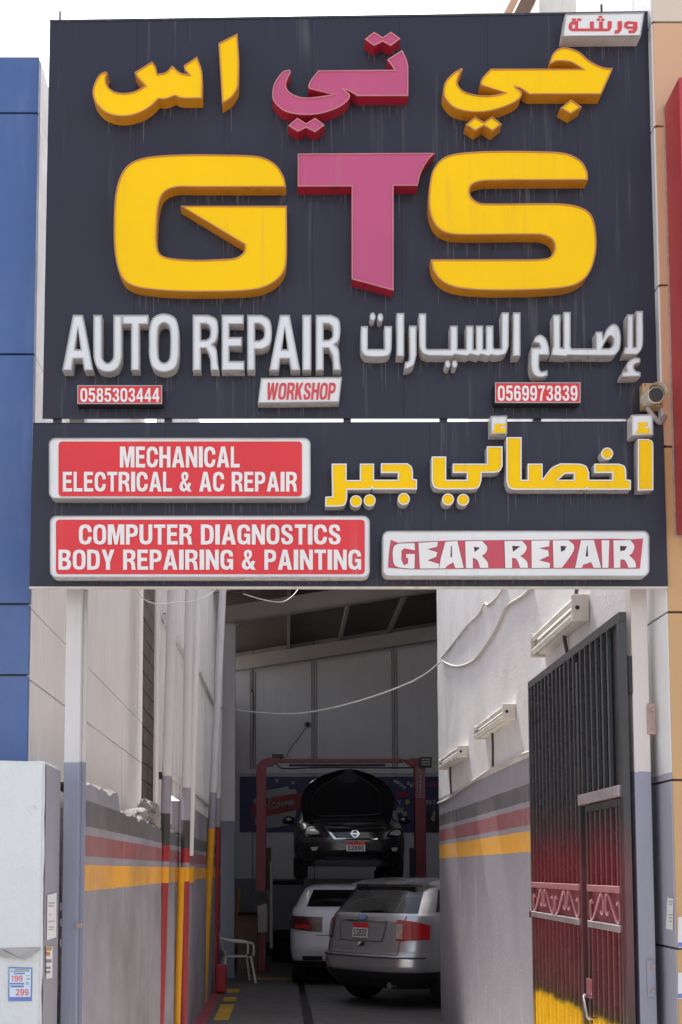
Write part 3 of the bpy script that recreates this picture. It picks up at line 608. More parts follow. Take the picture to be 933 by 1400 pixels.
CH(zH, [(818,122),(875,122),(898,135,1),(903,165),(903,402),(818,405)], *YW, **lowk)
for fc, hz in (([(12,-4),(103,-6),(103,94),(14,96)], [(34,38),(95,36),(93,50),(62,53),(66,62),(97,62),(97,90),(22,90),(36,60)]), ([(783,-10),(900,-14),(903,100),(783,105)], [(818,30),(872,28),(876,48),(848,52),(850,60),(885,62),(885,90),(806,90),(825,60)])):
    o = lightbox(LO, YL, .085, outline(Z(*zH, fc)), None, 'small white box with yellow hamza above the Arabic lettering')
    printpx('lettering', [[outline(Z(*zH, hz))]], YL - .085 - .003, 'yellow', o)
# rain-washed dirt runs below the letters and boxes
for par in (UP, LO):
    for mm, sel in (('drip', 0), ('dripdark', 1)):
        V, Fc = [], []
        for i, (p_, x, z, Y) in enumerate(DRIPS):
            if p_ is not par or (i % 3 == 0) != bool(sel): continue
            ln_ = random.uniform(.015, .05) if sel else random.choice((.03, .05, .08, .14)) * random.uniform(.6, 1.4); w = random.uniform(.0008, .0028); o = len(V)
            ln_ = min(ln_, z - (P(480, 569, YU).z if par is UP else P(480, 800, YL).z))
            if ln_ < .008: continue
            yy = Y - .0004 - .0001 * (i % 4)
            V += [(x - w, yy, z + .002), (x + w, yy, z + .002), (x + w * .8, yy, z - ln_ * .6), (x + w * .2, yy, z - ln_), (x - w * .7, yy, z - ln_ * .7)]
            Fc.append((o + 4, o + 3, o + 2, o + 1, o))
        tag(ob('dirt_runs', V, Fc, mm, par), kind='stuff')
# brackets in the gap between the boards
for px in (78, 230, 475, 607, 735):
    c = P(px, 575, YU + .02); box('mounting_bracket', c.x - .02, c.x + .02, YU + .014, YU + .06, c.z - .03, c.z + .028, 'boardedge', LO)
for px, py in ((82, 27), (823, 18)):
    c = P(px, py, YU + .03); tube('fixing_rod', [c - Vector((0, 0, .03)), c + Vector((0, 0, .05))], .006, 'boardedge', UP, 6)
# camera at the right end of the upper board
c0, c1 = P(874, 530, YU), P(907, 563, YU)
SC = thing('security_camera', P(890, 563, YU - .06), 'cream dome-hooded security camera on a tan box at the right end of the signboard', 'security camera')
box('junction_box', c0.x, c1.x - .02, YU - .07, YU - .001, c1.z, c0.z, 'camtan', SC, .006)
for dx in (.012, c1.x - .032 - c0.x):
    for dz in (.012, c0.z - c1.z - .012):
        b = Vector((c0.x + dx, YU - .0705, c1.z + dz)); tube('screw', [b, b + Vector((0, -.002, 0))], .004, 'black', SC, 8)
hc = P(892, 545, YU - .12)
V, Fc = tubegeo([hc + Vector((-.01, .05, .012)), hc + Vector((0, -.07, -.006))], [.038, .042], 20)
ob('camera_body', V, Fc, 'camcream', SC, smooth=True)
hd = []
for i in range(13):
    a = math.radians(-10 + 200 * i / 12)
    for yy in (.055, -.115): hd.append(hc + Vector((.047 * math.cos(a), yy, .047 * math.sin(a))))
ob('sun_hood', hd, [(2 * i, 2 * i + 1, 2 * i + 3, 2 * i + 2) for i in range(12)], 'camcream', SC, smooth=True)
V, Fc = tubegeo([hc + Vector((0, -.069, -.006)), hc + Vector((0, -.074, -.007))], .037, 20); ob('lens_glass', V, Fc, 'black', SC)
bm = bmesh.new()
tube('wall_arm', smoothpath([hc + Vector((-.02, .02, -.04)), P(896, 572, YU - .10), P(903, 578, YU - .10), P(911, 567, YU - .05)], 5), .014, 'camgrey', SC, 8)
# ================================================================== left neighbour: blue-fronted building
BX, BY = -1.36, 6.93
BB = thing('blue_clad_building', (BX - 2, BY, 0), 'blue panelled building with cream side wall left of the signboard', 'building')
btop = P(57, 79, BY).z
zs = [0.0] + [P(20, y, BY).z for y in (1180, 1052, 924, 827, 486, 157)] + [btop]
box('core_wall', BX - 6, BX - .02, BY + .02, 12.40, 0, btop - .02, 'seal', BB)
for i in range(len(zs) - 1):
    for x0, x1 in ((BX - 1.25, BX - .002), (BX - 2.5, BX - 1.258), (BX - 4.2, BX - 2.508)):
        box('cladding_panel', x0, x1, BY - .02, BY + .019, zs[i] + .006, zs[i + 1] - .006, 'blueclad', BB, .002)
szs = [0.0, PX(36, 926, BX).z - 1.1, PX(36, 926, BX).z, PX(37, 827, BX).z, P(46, 486, BY).z, P(55, 157, BY).z, btop]
yed = [BY + .022] + [1800 * abs(BX) / (390 - p) for p in (52, 90, 122, 145, 166, 187)] + [12.43]
for i in range(len(yed) - 1):
    for j in range(len(szs) - 1):
        box('side_panel', BX - .019, BX + random.uniform(-.001, .002), yed[i] + .004, yed[i + 1] - .004, szs[j] + .004, szs[j + 1] - .004, 'creamclad', BB, .002)
# block wall seen in the dark slot behind it
BW = thing('block_wall', (-1.75, 17, 0), 'dark concrete block wall in the narrow slot behind the cream panels', 'wall')
bm = bmesh.new(); bbox(bm, -1.95, -1.76, 14.6, 19.4, 0, 6.6); obm('mortar', bm, 'seal', BW)
proto = None
for r in range(29):
    for c in range(11):
        y = 14.6 + c * .42 + (.21 if r % 2 else 0); z = .01 + r * .222
        if proto is None:
            bm = bmesh.new(); bbox(bm, -.02, .012, .006, .412, .005, .214); bmesh.ops.bevel(bm, geom=bm.edges[:], offset=.004, segments=1, affect='EDGES')
            proto = obm('block', bm, 'block', None); o = proto
        else:
            o = proto.copy(); COL.objects.link(o)
        o.location = (-1.75 + random.uniform(-.004, .004), y, z); setparent(o, BW)
# ================================================================== pillar with posters
PY0, PY1, PXR = 6.37, 6.80, -1.163
ptop = P(62, 1040, PY0).z
PIL = thing('entrance_pillar', (-1.8, 6.6, 0), 'white plastered low pillar with posters left of the entrance', 'pillar')
def roughbox(name, x0, x1, y0, y1, z0, z1, m, parent, seg=.08, amp=.004, bev=.012):
    bm = bmesh.new(); bbox(bm, x0, x1, y0, y1, z0, z1)
    bmesh.ops.bevel(bm, geom=bm.edges[:], offset=bev, segments=2, affect='EDGES')
    for ax, a, b in ((0, x0, x1), (1, y0, y1), (2, z0, z1)):
        k = int((b - a) / seg)
        for i in range(1, k):
            co = [0, 0, 0]; co[ax] = a + (b - a) * i / k; no = [0, 0, 0]; no[ax] = 1
            bmesh.ops.bisect_plane(bm, geom=bm.verts[:] + bm.edges[:] + bm.faces[:], plane_co=co, plane_no=no)
    for v in bm.verts: v.co += Vector((random.uniform(-amp, amp), random.uniform(-amp, amp), random.uniform(-amp, amp)))
    return obm(name, bm, m, parent, smooth=True, sharp=50)
roughbox('plaster_body', -2.6, PXR - .004, PY0, PY1, 0, ptop, 'concwhite', PIL, .09, .003)
ob('painted_side', [(PXR, PY0 + .03, 0), (PXR, PY1, 0), (PXR, PY1, ptop - .02), (PXR, PY0 + .02, ptop - .015)], [(0, 1, 2, 3)], 'greyside', PIL)
# folded cloth strap stuck across the front
def fr(px, py, dy=.006): return P(px, py, PY0 - dy)
TB = thing('torn_banner_strip', fr(30, 1306, .01), 'torn pale plastic strip stuck across the white pillar', 'strip')
pts = [fr(-6, 1296.5), fr(0, 1297), fr(28, 1295.5), fr(55, 1295), fr(55.5, 1298.5), fr(46, 1303, .03), fr(34, 1313.5, .045), fr(24, 1309.5, .03), fr(8, 1310, .02), fr(-6, 1306, .02)]
V = pts + [p + Vector((0, .004, 0)) for p in pts]; k = len(pts)
ob('cloth', V, [tuple(range(k))[::-1], tuple(range(k, 2 * k))] + [(i, (i + 1) % k, k + (i + 1) % k, k + i) for i in range(k)], 'strap', TB)
ob('fold', [fr(0, 1297.5, .012), fr(10, 1301, .03), fr(33, 1313, .050), fr(14, 1305, .034)], [(0, 1, 2, 3)], 'seal', TB)
def paper(name, pts3, m, label, cat='poster', nrm=Vector((0, -1, 0))):
    t = .0015
    V = [p + nrm * .004 for p in pts3] + [p + nrm * (.004 - t) for p in pts3]; k = len(pts3)
    o = ob(name, V, [tuple(range(k)), tuple(range(k, 2 * k))[::-1]] + [(i, k + i, k + (i + 1) % k, (i + 1) % k) for i in range(k)], m)
    return tag(o, label, cat)
ad = paper('price_poster', [P(11.5, 1369, PY0), P(43.5, 1369, PY0), P(44.5, 1323, PY0), P(12, 1322.5, PY0)], 'adblue', 'small blue-bordered price poster showing 199 and 299 on the pillar')
ya = PY0 - .0055
quadpx('sheet', [(13, 1324.5), (42.5, 1325), (41.8, 1363.5), (13, 1363.5)], ya, 'adwhite', ad)
printpx('lettering', textglyphs('199', 15, 1334, 31, 1342.5, k=3), ya - .001, 'adpink', ad); printpx('lettering', textglyphs('299', 21.5, 1352.5, 39, 1361.5, k=3), ya - .001, 'adpink', ad)
ln = [pbox(20, 1325.5, 40, 1326.6), pbox(14, 1327.5, 40.5, 1328.8), pbox(36, 1338.3, 41, 1339.6), pbox(36, 1334, 40.5, 1335)]
printpx('small_print', [[l] for l in ln], ya - .001, 'inkgrey', ad)
printpx('blue_print', [[pbox(19, 1330.3, 34, 1332.4)], [pbox(13.5, 1344.2, 33, 1346.3)], [pbox(14.5, 1347.7, 32.5, 1350.3)], [ell(37.6, 1344.8, 2, 2, 12), ell(37.6, 1344.8, 1.1, 1.1, 12)]], ya - .001, 'adblue', ad)
def ps(px, py): return PX(px, py, PXR + .001)
n1 = paper('paper_notice', [ps(63, 1286), ps(76, 1281.5), ps(76.3, 1221), ps(64, 1224)], 'paper', 'curled white paper notice taped to the grey pillar side', 'notice', Vector((1, 0, 0)))
def sideprint(par, boxes, m, X):
    for b in boxes:
        q = [PX(b[0], b[3], X), PX(b[2], b[3], X), PX(b[2], b[1], X), PX(b[0], b[1], X)]
        ob('print', q, [(0, 1, 2, 3)], m, par)
sideprint(n1, [(66.5, 1234, 75, 1236), (66.5, 1238, 74, 1240), (67.5, 1250, 70, 1252), (66.5, 1259, 74, 1261), (67, 1267, 74, 1268.5), (67, 1270.5, 73, 1272)], 'inklight', PXR + .0062)
n2 = paper('small_flyer', [ps(62.3, 1339), ps(70.5, 1337), ps(71, 1294.5), ps(62.4, 1294)], 'paper', 'narrow torn flyer below the white notice on the pillar side', 'flyer', Vector((1, 0, 0)))
sideprint(n2, [(62.6, 1295, 70.8, 1300)], 'inky', PXR + .0062); sideprint(n2, [(63, 1302, 68.5, 1307)], 'inkor', PXR + .0062)
sideprint(n2, [(63, 1312, 70.5, 1316.5), (63, 1322, 69, 1325), (63, 1328, 69, 1331)], 'inkgrey', PXR + .0062)
# ================================================================== gate posts
def post(name, pxl, pxr, ytop, Y, m, label):
    xl, xr = P(pxl, 1100, Y).x, P(pxr, 1100, Y).x; t = thing(name, ((xl + xr) / 2, Y, 0), label, 'post')
    box('shaft', xl, xr, Y, Y + .11, 0, P(480, ytop, Y).z, m, t, .006); return t, xl, xr
GL, gx0, gx1 = post('gate_post', 86.5, 108, 560, 6.86, 'postL', 'grey and white steel post at the left of the entrance')
GR, gx2, gx3 = post('gate_post', 869, 892, 560, 6.88, 'postR', 'grey and white steel post behind the open black gate at right')
box('angle_flange', gx1 + .001, gx1 + .02, 6.93, 6.96, 0, 4.2, 'postL', GL)
for py in (1240, 1262, 1290): 
    c = P(84, py, 6.85); box('rust_chip', gx0 - .006, gx0 - .0005, 6.858, 6.90, c.z - .02, c.z + .02, 'rust', GL)
c = P(107, 1266, 6.85); tube('bolt', [c + Vector((-.012, 0, 0)), c + Vector((.02, 0, 0))], .012, 'rust', GL)
for y0, y1 in ((962, 1004), (1313, 1364)):
    a, b = P(885, y0, 6.87), P(897, y1, 6.87)
    box('hinge_plate', a.x, b.x, 6.868, 6.879, b.z, a.z, 'rust' if y0 < 1000 else 'postR', GR, .002)
    for yy in (y0 + 9, y1 - 9):
        c = P(893, yy, 6.866); tube('hinge_pin', [c, c + Vector((0, -.012, 0))], .010, 'rust', GR)
a, b = P(893.5, 806, 6.9), P(895, 1400, 6.9)
# ================================================================== right neighbour: tan building
TX, TY = 1.972, 6.70
TBd = thing('tan_clad_building', (3, TY, 0), 'tan panelled building with white side strip right of the signboard', 'building')
box('core_wall', TX + .02, 5.5, TY + .02, 8.4, 0, 9.6, 'seal', TBd)
tz = [0.0] + [P(925, y, TY).z for y in (1297, 1067, 838, 612, 392, 175, 33)] + [9.6]
for i in range(len(tz) - 1):
    mm = 'beigeclad' if i == len(tz) - 2 else ('tanclad' if i > 3 else 'yelclad')
    box('cladding_panel', TX + .001, 3.2, TY - .02, TY + .018, tz[i] + .006, tz[i + 1] - .006, mm, TBd, .003)
    box('side_panel', TX - .006, TX + .019, TY - .012, 7.02, tz[i] + .006, tz[i + 1] - .006, 'sideR', TBd, .002)
    box('side_panel', TX - .006, TX + .019, 7.026, 8.4, tz[i] + .006, tz[i + 1] - .006, 'sideR', TBd, .002)
RS = thing('red_signboard', (2.7, 6.6, P(922, 730, TY).z), 'deep red box sign on the tan wall at the right edge', 'signboard')
z0, z1 = P(920, 731, 6.66).z, P(920, 142, 6.66).z
box('box_body', 2.022, 3.0, 6.42, 6.676, z0, z1, 'redsign', RS, .006)
box('rear_flange', 2.014, 3.02, 6.6765, 6.6795, z0 - .01, z1 + .01, 'rust', RS)
s1 = paper('paper_notice', [PX(912, 1270, TX - .007), PX(921, 1272, TX - .007), PX(922, 1229, TX - .007), PX(914, 1227, TX - .007)][::-1], 'paper', 'torn white notice on the grey side of the tan building', 'notice', Vector((-1, 0, 0)))
sideprint(s1, [(915, 1232, 920, 1234), (915, 1236, 919.5, 1238), (915, 1250, 920, 1252), (915, 1254, 919, 1256), (915, 1259, 919, 1260.5)], 'inklight', TX - .0125)
for j, (y0, y1) in enumerate(((1254, 1296), (1330, 1366))):
    o = paper('sticker', [P(927, y1, TY - .02), P(946, y1, TY - .02), P(946, y0, TY - .02), P(927.5, y0, TY - .02)], 'paper', ('upper' if j == 0 else 'lower') + ' blue and white sticker on the yellow panel at the right edge', 'sticker')
    quadpx('print', [(927.5, y1 - 7), (946, y1 - 7), (946, y1 - 1), (927, y1 - 1)], TY - .0258, 'adblue', o)
# cream block above and behind
FB = thing('cream_building', (6, 14, 0), 'pale cream building rising behind the top right of the signboard', 'building')
fx = P(738, 10, 14).x
box('facade', fx, fx + 9, 14, 20, 0, 18, 'farcream', FB)
for i in range(6):
    x = fx + .9 + i * 1.25; box('pilaster', x, x + .12, 13.94, 13.999, 0, 18.02, 'farcream', FB)
a, b = P(726, -6, 13.9), P(703, 40, 13.9)
tube('brown_fascia', [a, b], .10, 'fascia', FB, 4); tube('pale_fascia', [a + Vector((-.16, .02, 0)), b + Vector((-.16, .02, 0))], .05, 'tanclad', FB, 4)
# ================================================================== right alley wall
RW = thing('alley_wall', (RX + .1, 11, 0), 'right alley wall, white above grey with black, red and yellow stripes', 'wall')
RT = 5.6
def gridwall(name, X, y0, y1, z0, z1, m, parent, sgn, st=.16, amp=.004, topf=None):
    ny, nz = int((y1 - y0) / st), int((z1 - z0) / st); V, Fc = [], []
    for i in range(ny + 1):
        y = y0 + (y1 - y0) * i / ny; zt = topf(y) if topf else z1
        for j in range(nz + 1): V.append((X + random.uniform(-amp, amp), y, z0 + (zt - z0) * j / nz))
    for i in range(ny):
        for j in range(nz):
            q = (i * (nz + 1) + j, (i + 1) * (nz + 1) + j, (i + 1) * (nz + 1) + j + 1, i * (nz + 1) + j + 1)
            Fc.append(q if sgn > 0 else q[::-1])
    return ob(name, V, Fc, m, parent, smooth=True, sharp=80)
gridwall('plaster_face', RX, 7.34, HALL_F, 0, RT, 'wallR', RW, -1, amp=.003)
box('masonry_core', RX + .008, RX + .2, 7.36, HALL_F + .002, 0, RT - .01, 'wallR', RW)
roughbox('unplastered_end', RX - .06, RX + .2, 7.22, 7.336, 0, P(862, 925, 7.2).z, 'roughend', RW, .05, .008, .008)
def onR(px, py, off=.012): return PX(px, py, RX - off)
def cable(name, pts, r, m, label, cat='cable'):
    o = tube(name, smoothpath(pts), r, m, None, 7); return tag(o, label, cat)
cable('wall_cable', [onR(599, 1098), onR(612, 1093), onR(640, 1073), onR(672, 1052), onR(690, 1045), onR(705, 1035), onR(726, 1028)], .013, 'cable', 'painted-over cable clipped along the white and grey paint line')
cable('looped_cable', [onR(691, 800), onR(682, 815), onR(668, 827), onR(663, 826), onR(655, 840), onR(640, 855), onR(628, 870), onR(614, 888), onR(604, 900)], .010, 'cable', 'knotted upper cable looping down the white alley wall')
cable('looped_cable', [onR(728, 803), onR(715, 815), onR(695, 828), onR(688, 840), onR(678, 862), onR(660, 890), onR(645, 905), onR(628, 911), onR(615, 909), onR(604, 902)], .012, 'cable', 'smooth lower cable sagging in a wide loop on the white alley wall')
a = onR(603, 905, .02)
cable('span_cable', [P(299, 967, 20.0), P(340, 973, 19), P(400, 976, 18), P(450, 969, 17.6), P(500, 956, 17.2), P(550, 938, 16.9), P(580, 923, 16.6), a], .011, 'cable', 'thin cable strung across the hall mouth from left pipe to right wall')
cable('hanging_wire', [P(184, 802, 7.2), P(195, 818, 7.3), P(215, 826, 7.4), P(240, 824, 7.5), P(268, 822, 7.6), P(288, 812, 7.7), P(300, 800, 7.8)], .003, 'cable', 'thin wire sagging below the signboard at upper left')
cable('hanging_wire', [P(333, 812, 9), P(360, 820, 9.2), P(385, 823, 9.4), P(400, 815, 9.6), P(412, 800, 9.8)], .003, 'cable', 'short thin wire drooping in front of the dark roof')
# ---- fluorescent lamps on that wall
def lampfit(pn, pf, ptop, pbot, label):
    # near end pixel, far end pixel, top/bottom pixel of near end
    Xf = RX - .105
    a = PX(pn, ptop, Xf); b = PX(pn, pbot, Xf); y0 = a.y; y1 = PX(pf, ptop, Xf).y; h = a.z - b.z; zc = (a.z + b.z) / 2
    t = thing('tube_light', (RX, (y0 + y1) / 2, b.z), label, 'light', 'tube lights on the right wall')
    bm = bmesh.new()
    prof = [(RX - .002, zc - .42 * h), (RX - .055, zc - .36 * h), (RX - .075, zc - .10 * h), (RX - .075, zc + .14 * h), (RX - .055, zc + .40 * h), (RX - .002, zc + .46 * h)]
    va = [bm.verts.new((x, y0 + .03, z)) for x, z in prof]; vb = [bm.verts.new((x, y1 - .03, z)) for x, z in prof]
    for i in range(5): bm.faces.new((va[i], va[i + 1], vb[i + 1], vb[i]))
    bm.faces.new(va); bm.faces.new(vb[::-1]); obm('reflector', bm, 'lampbody', t)
    for yy, yz in ((y0, y0 + .045), (y1 - .045, y1)):
        box('end_cap', RX - .112, RX - .003, yy, yz, zc - h / 2, zc + h / 2, 'lampbody', t, .008)
    for s in (-.27, .27): tube('tube', [(RX - .094, y0 + .046, zc + s * h), (RX - .094, y1 - .046, zc + s * h)], .019, 'tube', t, 12)
    c = Vector((RX - .08, y0 - .001, zc)); tube('cap_hole', [c, c + Vector((0, -.003, 0))], .014, 'black', t, 10)
    return t, y0, y1, zc, h
L1 = lampfit(784, 725, 812, 850, 'largest tube light, high on the white wall above the black gate')
L2 = lampfit(689, 648, 962, 984, 'middle tube light on the white wall left of the gate')
L3 = lampfit(627, 600, 1019, 1036, 'farthest tube light at the far end of the white alley wall')
for (t, y0, y1, zc, h), pxs in ((L1, None), (L2, [(673, 992), (674, 1020), (674, 1050)]), (L3, [(616, 1043), (616, 1060), (617, 1085)])):
    if pxs: tube('supply_cable', smoothpath([onR(*p) for p in pxs], 4), .010, 'cabledark', t, 7)
    else:
        tube('supply_cable', smoothpath([onR(790, 800, .05), onR(786, 825, .05), onR(777, 855, .05), onR(772, 868, .03), onR(776, 895, .02), onR(774, 910)], 5), .013, 'cabledark', t, 7)
# ================================================================== gate
GXF = 1.765           # face of the gate towards the drive
gy0 = PX(848, 900, GXF).y; gy1 = PX(723, 1000, GXF).y
gtop = PX(724, 941, GXF).z; gb = .06
GT = thing('steel_gate', (GXF + .02, (gy0 + gy1) / 2, 0), 'tall barred steel gate folded open along the right wall, black, red and yellow', 'gate')
def gbox(name, ya, yb, z0, z1, m, x0=GXF, x1=GXF + .04, bev=.003, par=None): return box(name, x0, x1, ya, yb, z0, z1, m, par or GT, bev)
ywA = PX(803, 1200, GXF).y; ywB = PX(795, 1200, GXF).y     # wicket free edge / stile
ywN = PX(842, 1200, GXF).y
zwt = PX(795, 1101, GXF).z                                 # wicket top rail
gbox('near_stile', gy0, gy0 + .055, gb, gtop, 'gateframe'); gbox('far_stile', gy1 - .05, gy1, gb, gtop, 'gateframe')
gbox('middle_stile', ywB, ywB + .05, gb, gtop - .055, 'gateframe')
bm = bmesh.new(); bbox(bm, GXF, GXF + .04, gy0, gy1, gtop, gtop + .05); obm('top_rail', bm, 'gateframe', GT)
gbox('bottom_rail', gy0 + .056, gy1 - .051, gb, gb + .05, 'gateframe', GXF + .003, GXF + .038)
# sheet behind the bars
for (a, b, z0, z1) in ((gy0 + .056, gy1 - .051, zwt + .02, gtop - .002), (ywB + .051, gy1 - .051, gb + .051, zwt + .019)):
    box('backing_sheet', GXF + .026, GXF + .030, a, b, z0, z1, 'gate', GT)
zr_t = [PX(723, y, GXF).z for y in (1206, 1213, 1245, 1252)]
def bars(par, ya, yb, z0, z1, n, m='gatebar'):
    o0 = None
    for i in range(n):
        y = ya + (yb - ya) * (i + .5) / n
        if o0 is None:
            bm = bmesh.new(); bbox(bm, -.013, .013, -.011, .011, z0, z1); bmesh.ops.bevel(bm, geom=[e for e in bm.edges if abs((e.verts[0].co - e.verts[1].co).z) > .1], offset=.004, segments=1, affect='EDGES')
            o0 = obm('bar', bm, m, None); o = o0
        else: o = o0.copy(); COL.objects.link(o)
        o.location = (GXF + .011, y, 0); setparent(o, par)
nfar, nnear = 12, 6
bars(GT, ywB + .06, gy1 - .06, gb + .052, zr_t[3] - .002, nfar); bars(GT, ywB + .06, gy1 - .06, zr_t[0] + .002, gtop - .001, nfar)
bars(GT, ywN + .01, ywB - .01, zwt + .062, gtop - .001, nnear)
gbox('transom', gy0 + .056, ywB - .001, zwt, zwt + .06, 'railsilver', GXF - .012, GXF + .025)
def scrollband(par, ya, yb, n):
    zt0, zt1, zb1, zb0 = zr_t[0], zr_t[1], zr_t[2], zr_t[3]
    box('band_rail', GXF - .012, GXF + .024, ya, yb, zt1, zt0, 'scroll', par, .003)
    box('band_rail', GXF - .012, GXF + .024, ya, yb, zb0, zb1, 'railsilver', par, .003)
    box('band_sheet', GXF + .020, GXF + .0255, ya, yb, zb1 + .001, zt1 - .001, 'scrollback', par)
    h = zt1 - zb1; w = (yb - ya) / n
    for i in range(n):
        y0 = ya + i * w; f = 1 if i % 2 == 0 else -1; pts = []
        cu = [(.10, .22), (.20, .12), (.30, .22), (.30, .42), (.22, .55)]
        S_ = [(.24, .62), (.16, .72), (.08, .60), (.07, .30), (.12, .08), (.22, .06), (.34, .22), (.50, .50), (.66, .78), (.78, .94), (.88, .92), (.93, .70), (.92, .40), (.84, .28), (.76, .38)]
        pts = [(GXF + .003, y0 + (u if f > 0 else 1 - u) * w, zb1 + v * h) for u, v in S_]
        tube('scroll', smoothpath(pts, 4), .0085, 'scroll', par, 6)
scrollband(GT, ywB + .052, gy1 - .051, 4)
box('wicket_stile', GXF - .004, GXF + .035, ywA - .035, ywA, gb, zwt - .012, 'gateframe', GT, .003)
box('wicket_stile', GXF - .004, GXF + .035, gy0 + .058, gy0 + .095, gb, zwt - .012, 'gateframe', GT, .003)
box('wicket_rail', GXF - .003, GXF + .034, gy0 + .096, ywA - .036, zwt - .05, zwt - .012, 'gateframe', GT, .003)
box('wicket_sheet', GXF + .026, GXF + .030, gy0 + .096, ywA - .036, gb + .03, zwt - .051, 'gate', GT)
bars(GT, gy0 + .10, ywA - .04, gb, zr_t[3] - .002, 6); bars(GT, gy0 + .10, ywA - .04, zr_t[0] + .002, zwt - .052, 6)
scrollband(GT, gy0 + .097, ywA - .037, 2)
hp = [PX(811, 1361, GXF - .01), PX(798, 1361, GXF - .05), PX(803, 1393, GXF - .05), PX(816, 1393, GXF - .01)]
tube('handle', [PX(809, 1361, GXF), PX(800, 1361, GXF - .05), PX(798, 1362, GXF - .055), PX(804, 1391, GXF - .055), PX(806, 1393, GXF - .05), PX(815, 1393, GXF)], .009, 'chrome', GT, 8)
a = PX(806, 1350, GXF - .001); box('lock_plate', GXF - .008, GXF - .0041, a.y - .10, a.y + .04, a.z - .06, a.z + .05, 'scrollback', GT, .002)
a = PX(719, 1249, GXF); box('latch_lug', GXF, GXF + .02, gy1 + .001, gy1 + .10, a.z - .025, a.z + .025, 'gateframe', GT, .006)
a = PX(858, 930, GXF + .06); box('hinge_strap', GXF + .045, GXF + .068, gy0 + .01, gy0 + .05, a.z - .08, a.z + .12, 'black', GT, .005)
# ================================================================== left alley wall and pipes
LW = thing('alley_wall', (LX - .1, 9, 0), 'left alley wall with broken top, black, red and yellow stripes', 'wall')
random.seed(21)
_n = [random.uniform(-1, 1) for _ in range(400)]
def vn(x):
    k = math.floor(x); f = x - k; f = f * f * (3 - 2 * f); return _n[k % 400] * (1 - f) + _n[(k + 1) % 400] * f
def ltop(y):
    w = .018 * vn(y * 3.1) + .010 * vn(y * 9.7 + 40) + .005 * vn(y * 31 + 90)
    return (2.272 if y < 8.48 else 2.272 - .09 * min(1, (y - 8.48) / .12)) - .02 * max(0, y - 8.6) / 3 + w * (1 if y > 8.4 else .7)
NL = 330
gy = [7.0 + (13.3 - 7.0) * i / NL for i in range(NL + 1)]
tops = [ltop(y) for y in gy]
nz = 16; V, Fc = [], []
for i, y in enumerate(gy):
    for j in range(nz + 1): V.append((LX + random.uniform(-.003, .003), y, tops[i] * j / nz))
for i in range(NL):
    for j in range(nz): Fc.append((i * (nz + 1) + j, (i + 1) * (nz + 1) + j, (i + 1) * (nz + 1) + j + 1, i * (nz + 1) + j + 1))
ob('plaster_face', V, Fc, 'wallL', LW, smooth=True, sharp=80)
V, Fc = [], []
for i, y in enumerate(gy):
    for j, (dx, dz) in enumerate(((0, 0), (-.02, .012), (-.06, .022), (-.11, .015), (-.16, -.01), (-.2, -.02))):
        V.append((LX + dx + random.uniform(-.006, .006) * (j > 0), y, tops[i] + dz + random.uniform(-.007, .007) * (j > 0)))
for i in range(NL):
    for j in range(5): Fc.append((i * 6 + j, (i + 1) * 6 + j, (i + 1) * 6 + j + 1, i * 6 + j + 1))
ob('broken_top', V, Fc, 'plasteredge', LW)
box('masonry_core', LX - .21, LX - .012, 7.01, 13.29, 0, 2.13, 'rubble', LW)
gridwall('far_plaster', LX + .01, 13.31, 22.0, 0, 2.52, 'wallL', LW, 1, amp=.002)
box('far_core', LX - .2, LX + .004, 13.32, 22.0, 0, 2.50, 'wallL', LW)
def rock(name, c, r, label):
    bm = bmesh.new(); bmesh.ops.create_icosphere(bm, subdivisions=3, radius=1)
    sx, sy, sz = r
    ph = [random.uniform(0, 6) for _ in range(3)]
    for v in bm.verts:
        d = 1 + .16 * math.sin(5 * v.co.x + ph[0]) * math.sin(4 * v.co.y + ph[1]) + .08 * math.sin(11 * v.co.z + ph[2]) + random.uniform(-.05, .05)
        q = [max(-.78, min(.78, a * d)) for a in v.co]
        v.co = Vector((q[0] * sx, q[1] * sy, q[2] * sz))
    bmesh.ops.rotate(bm, verts=bm.verts, cent=(0, 0, 0), matrix=Matrix.Rotation(random.uniform(-.3, .3), 3, 'X'))
    bmesh.ops.translate(bm, verts=bm.verts, vec=c)
    return tag(obm(name, bm, 'rubble'), label, 'rubble', 'rubble on the broken wall')
for px, py, r, lb in ((203, 1109, (.12, .36, .13), 'big broken concrete lump on the broken left wall top'), (187, 1105, (.10, .26, .08), 'flat grey rubble piece beside the big lump on the wall'), (176, 1101, (.07, .15, .045), 'small rubble piece below the cream panels on the wall')):
    c = PX(px, py, LX - .09); rock('rubble_piece', Vector((c.x, c.y, ltop(c.y) + r[2] * .60)), r, lb)
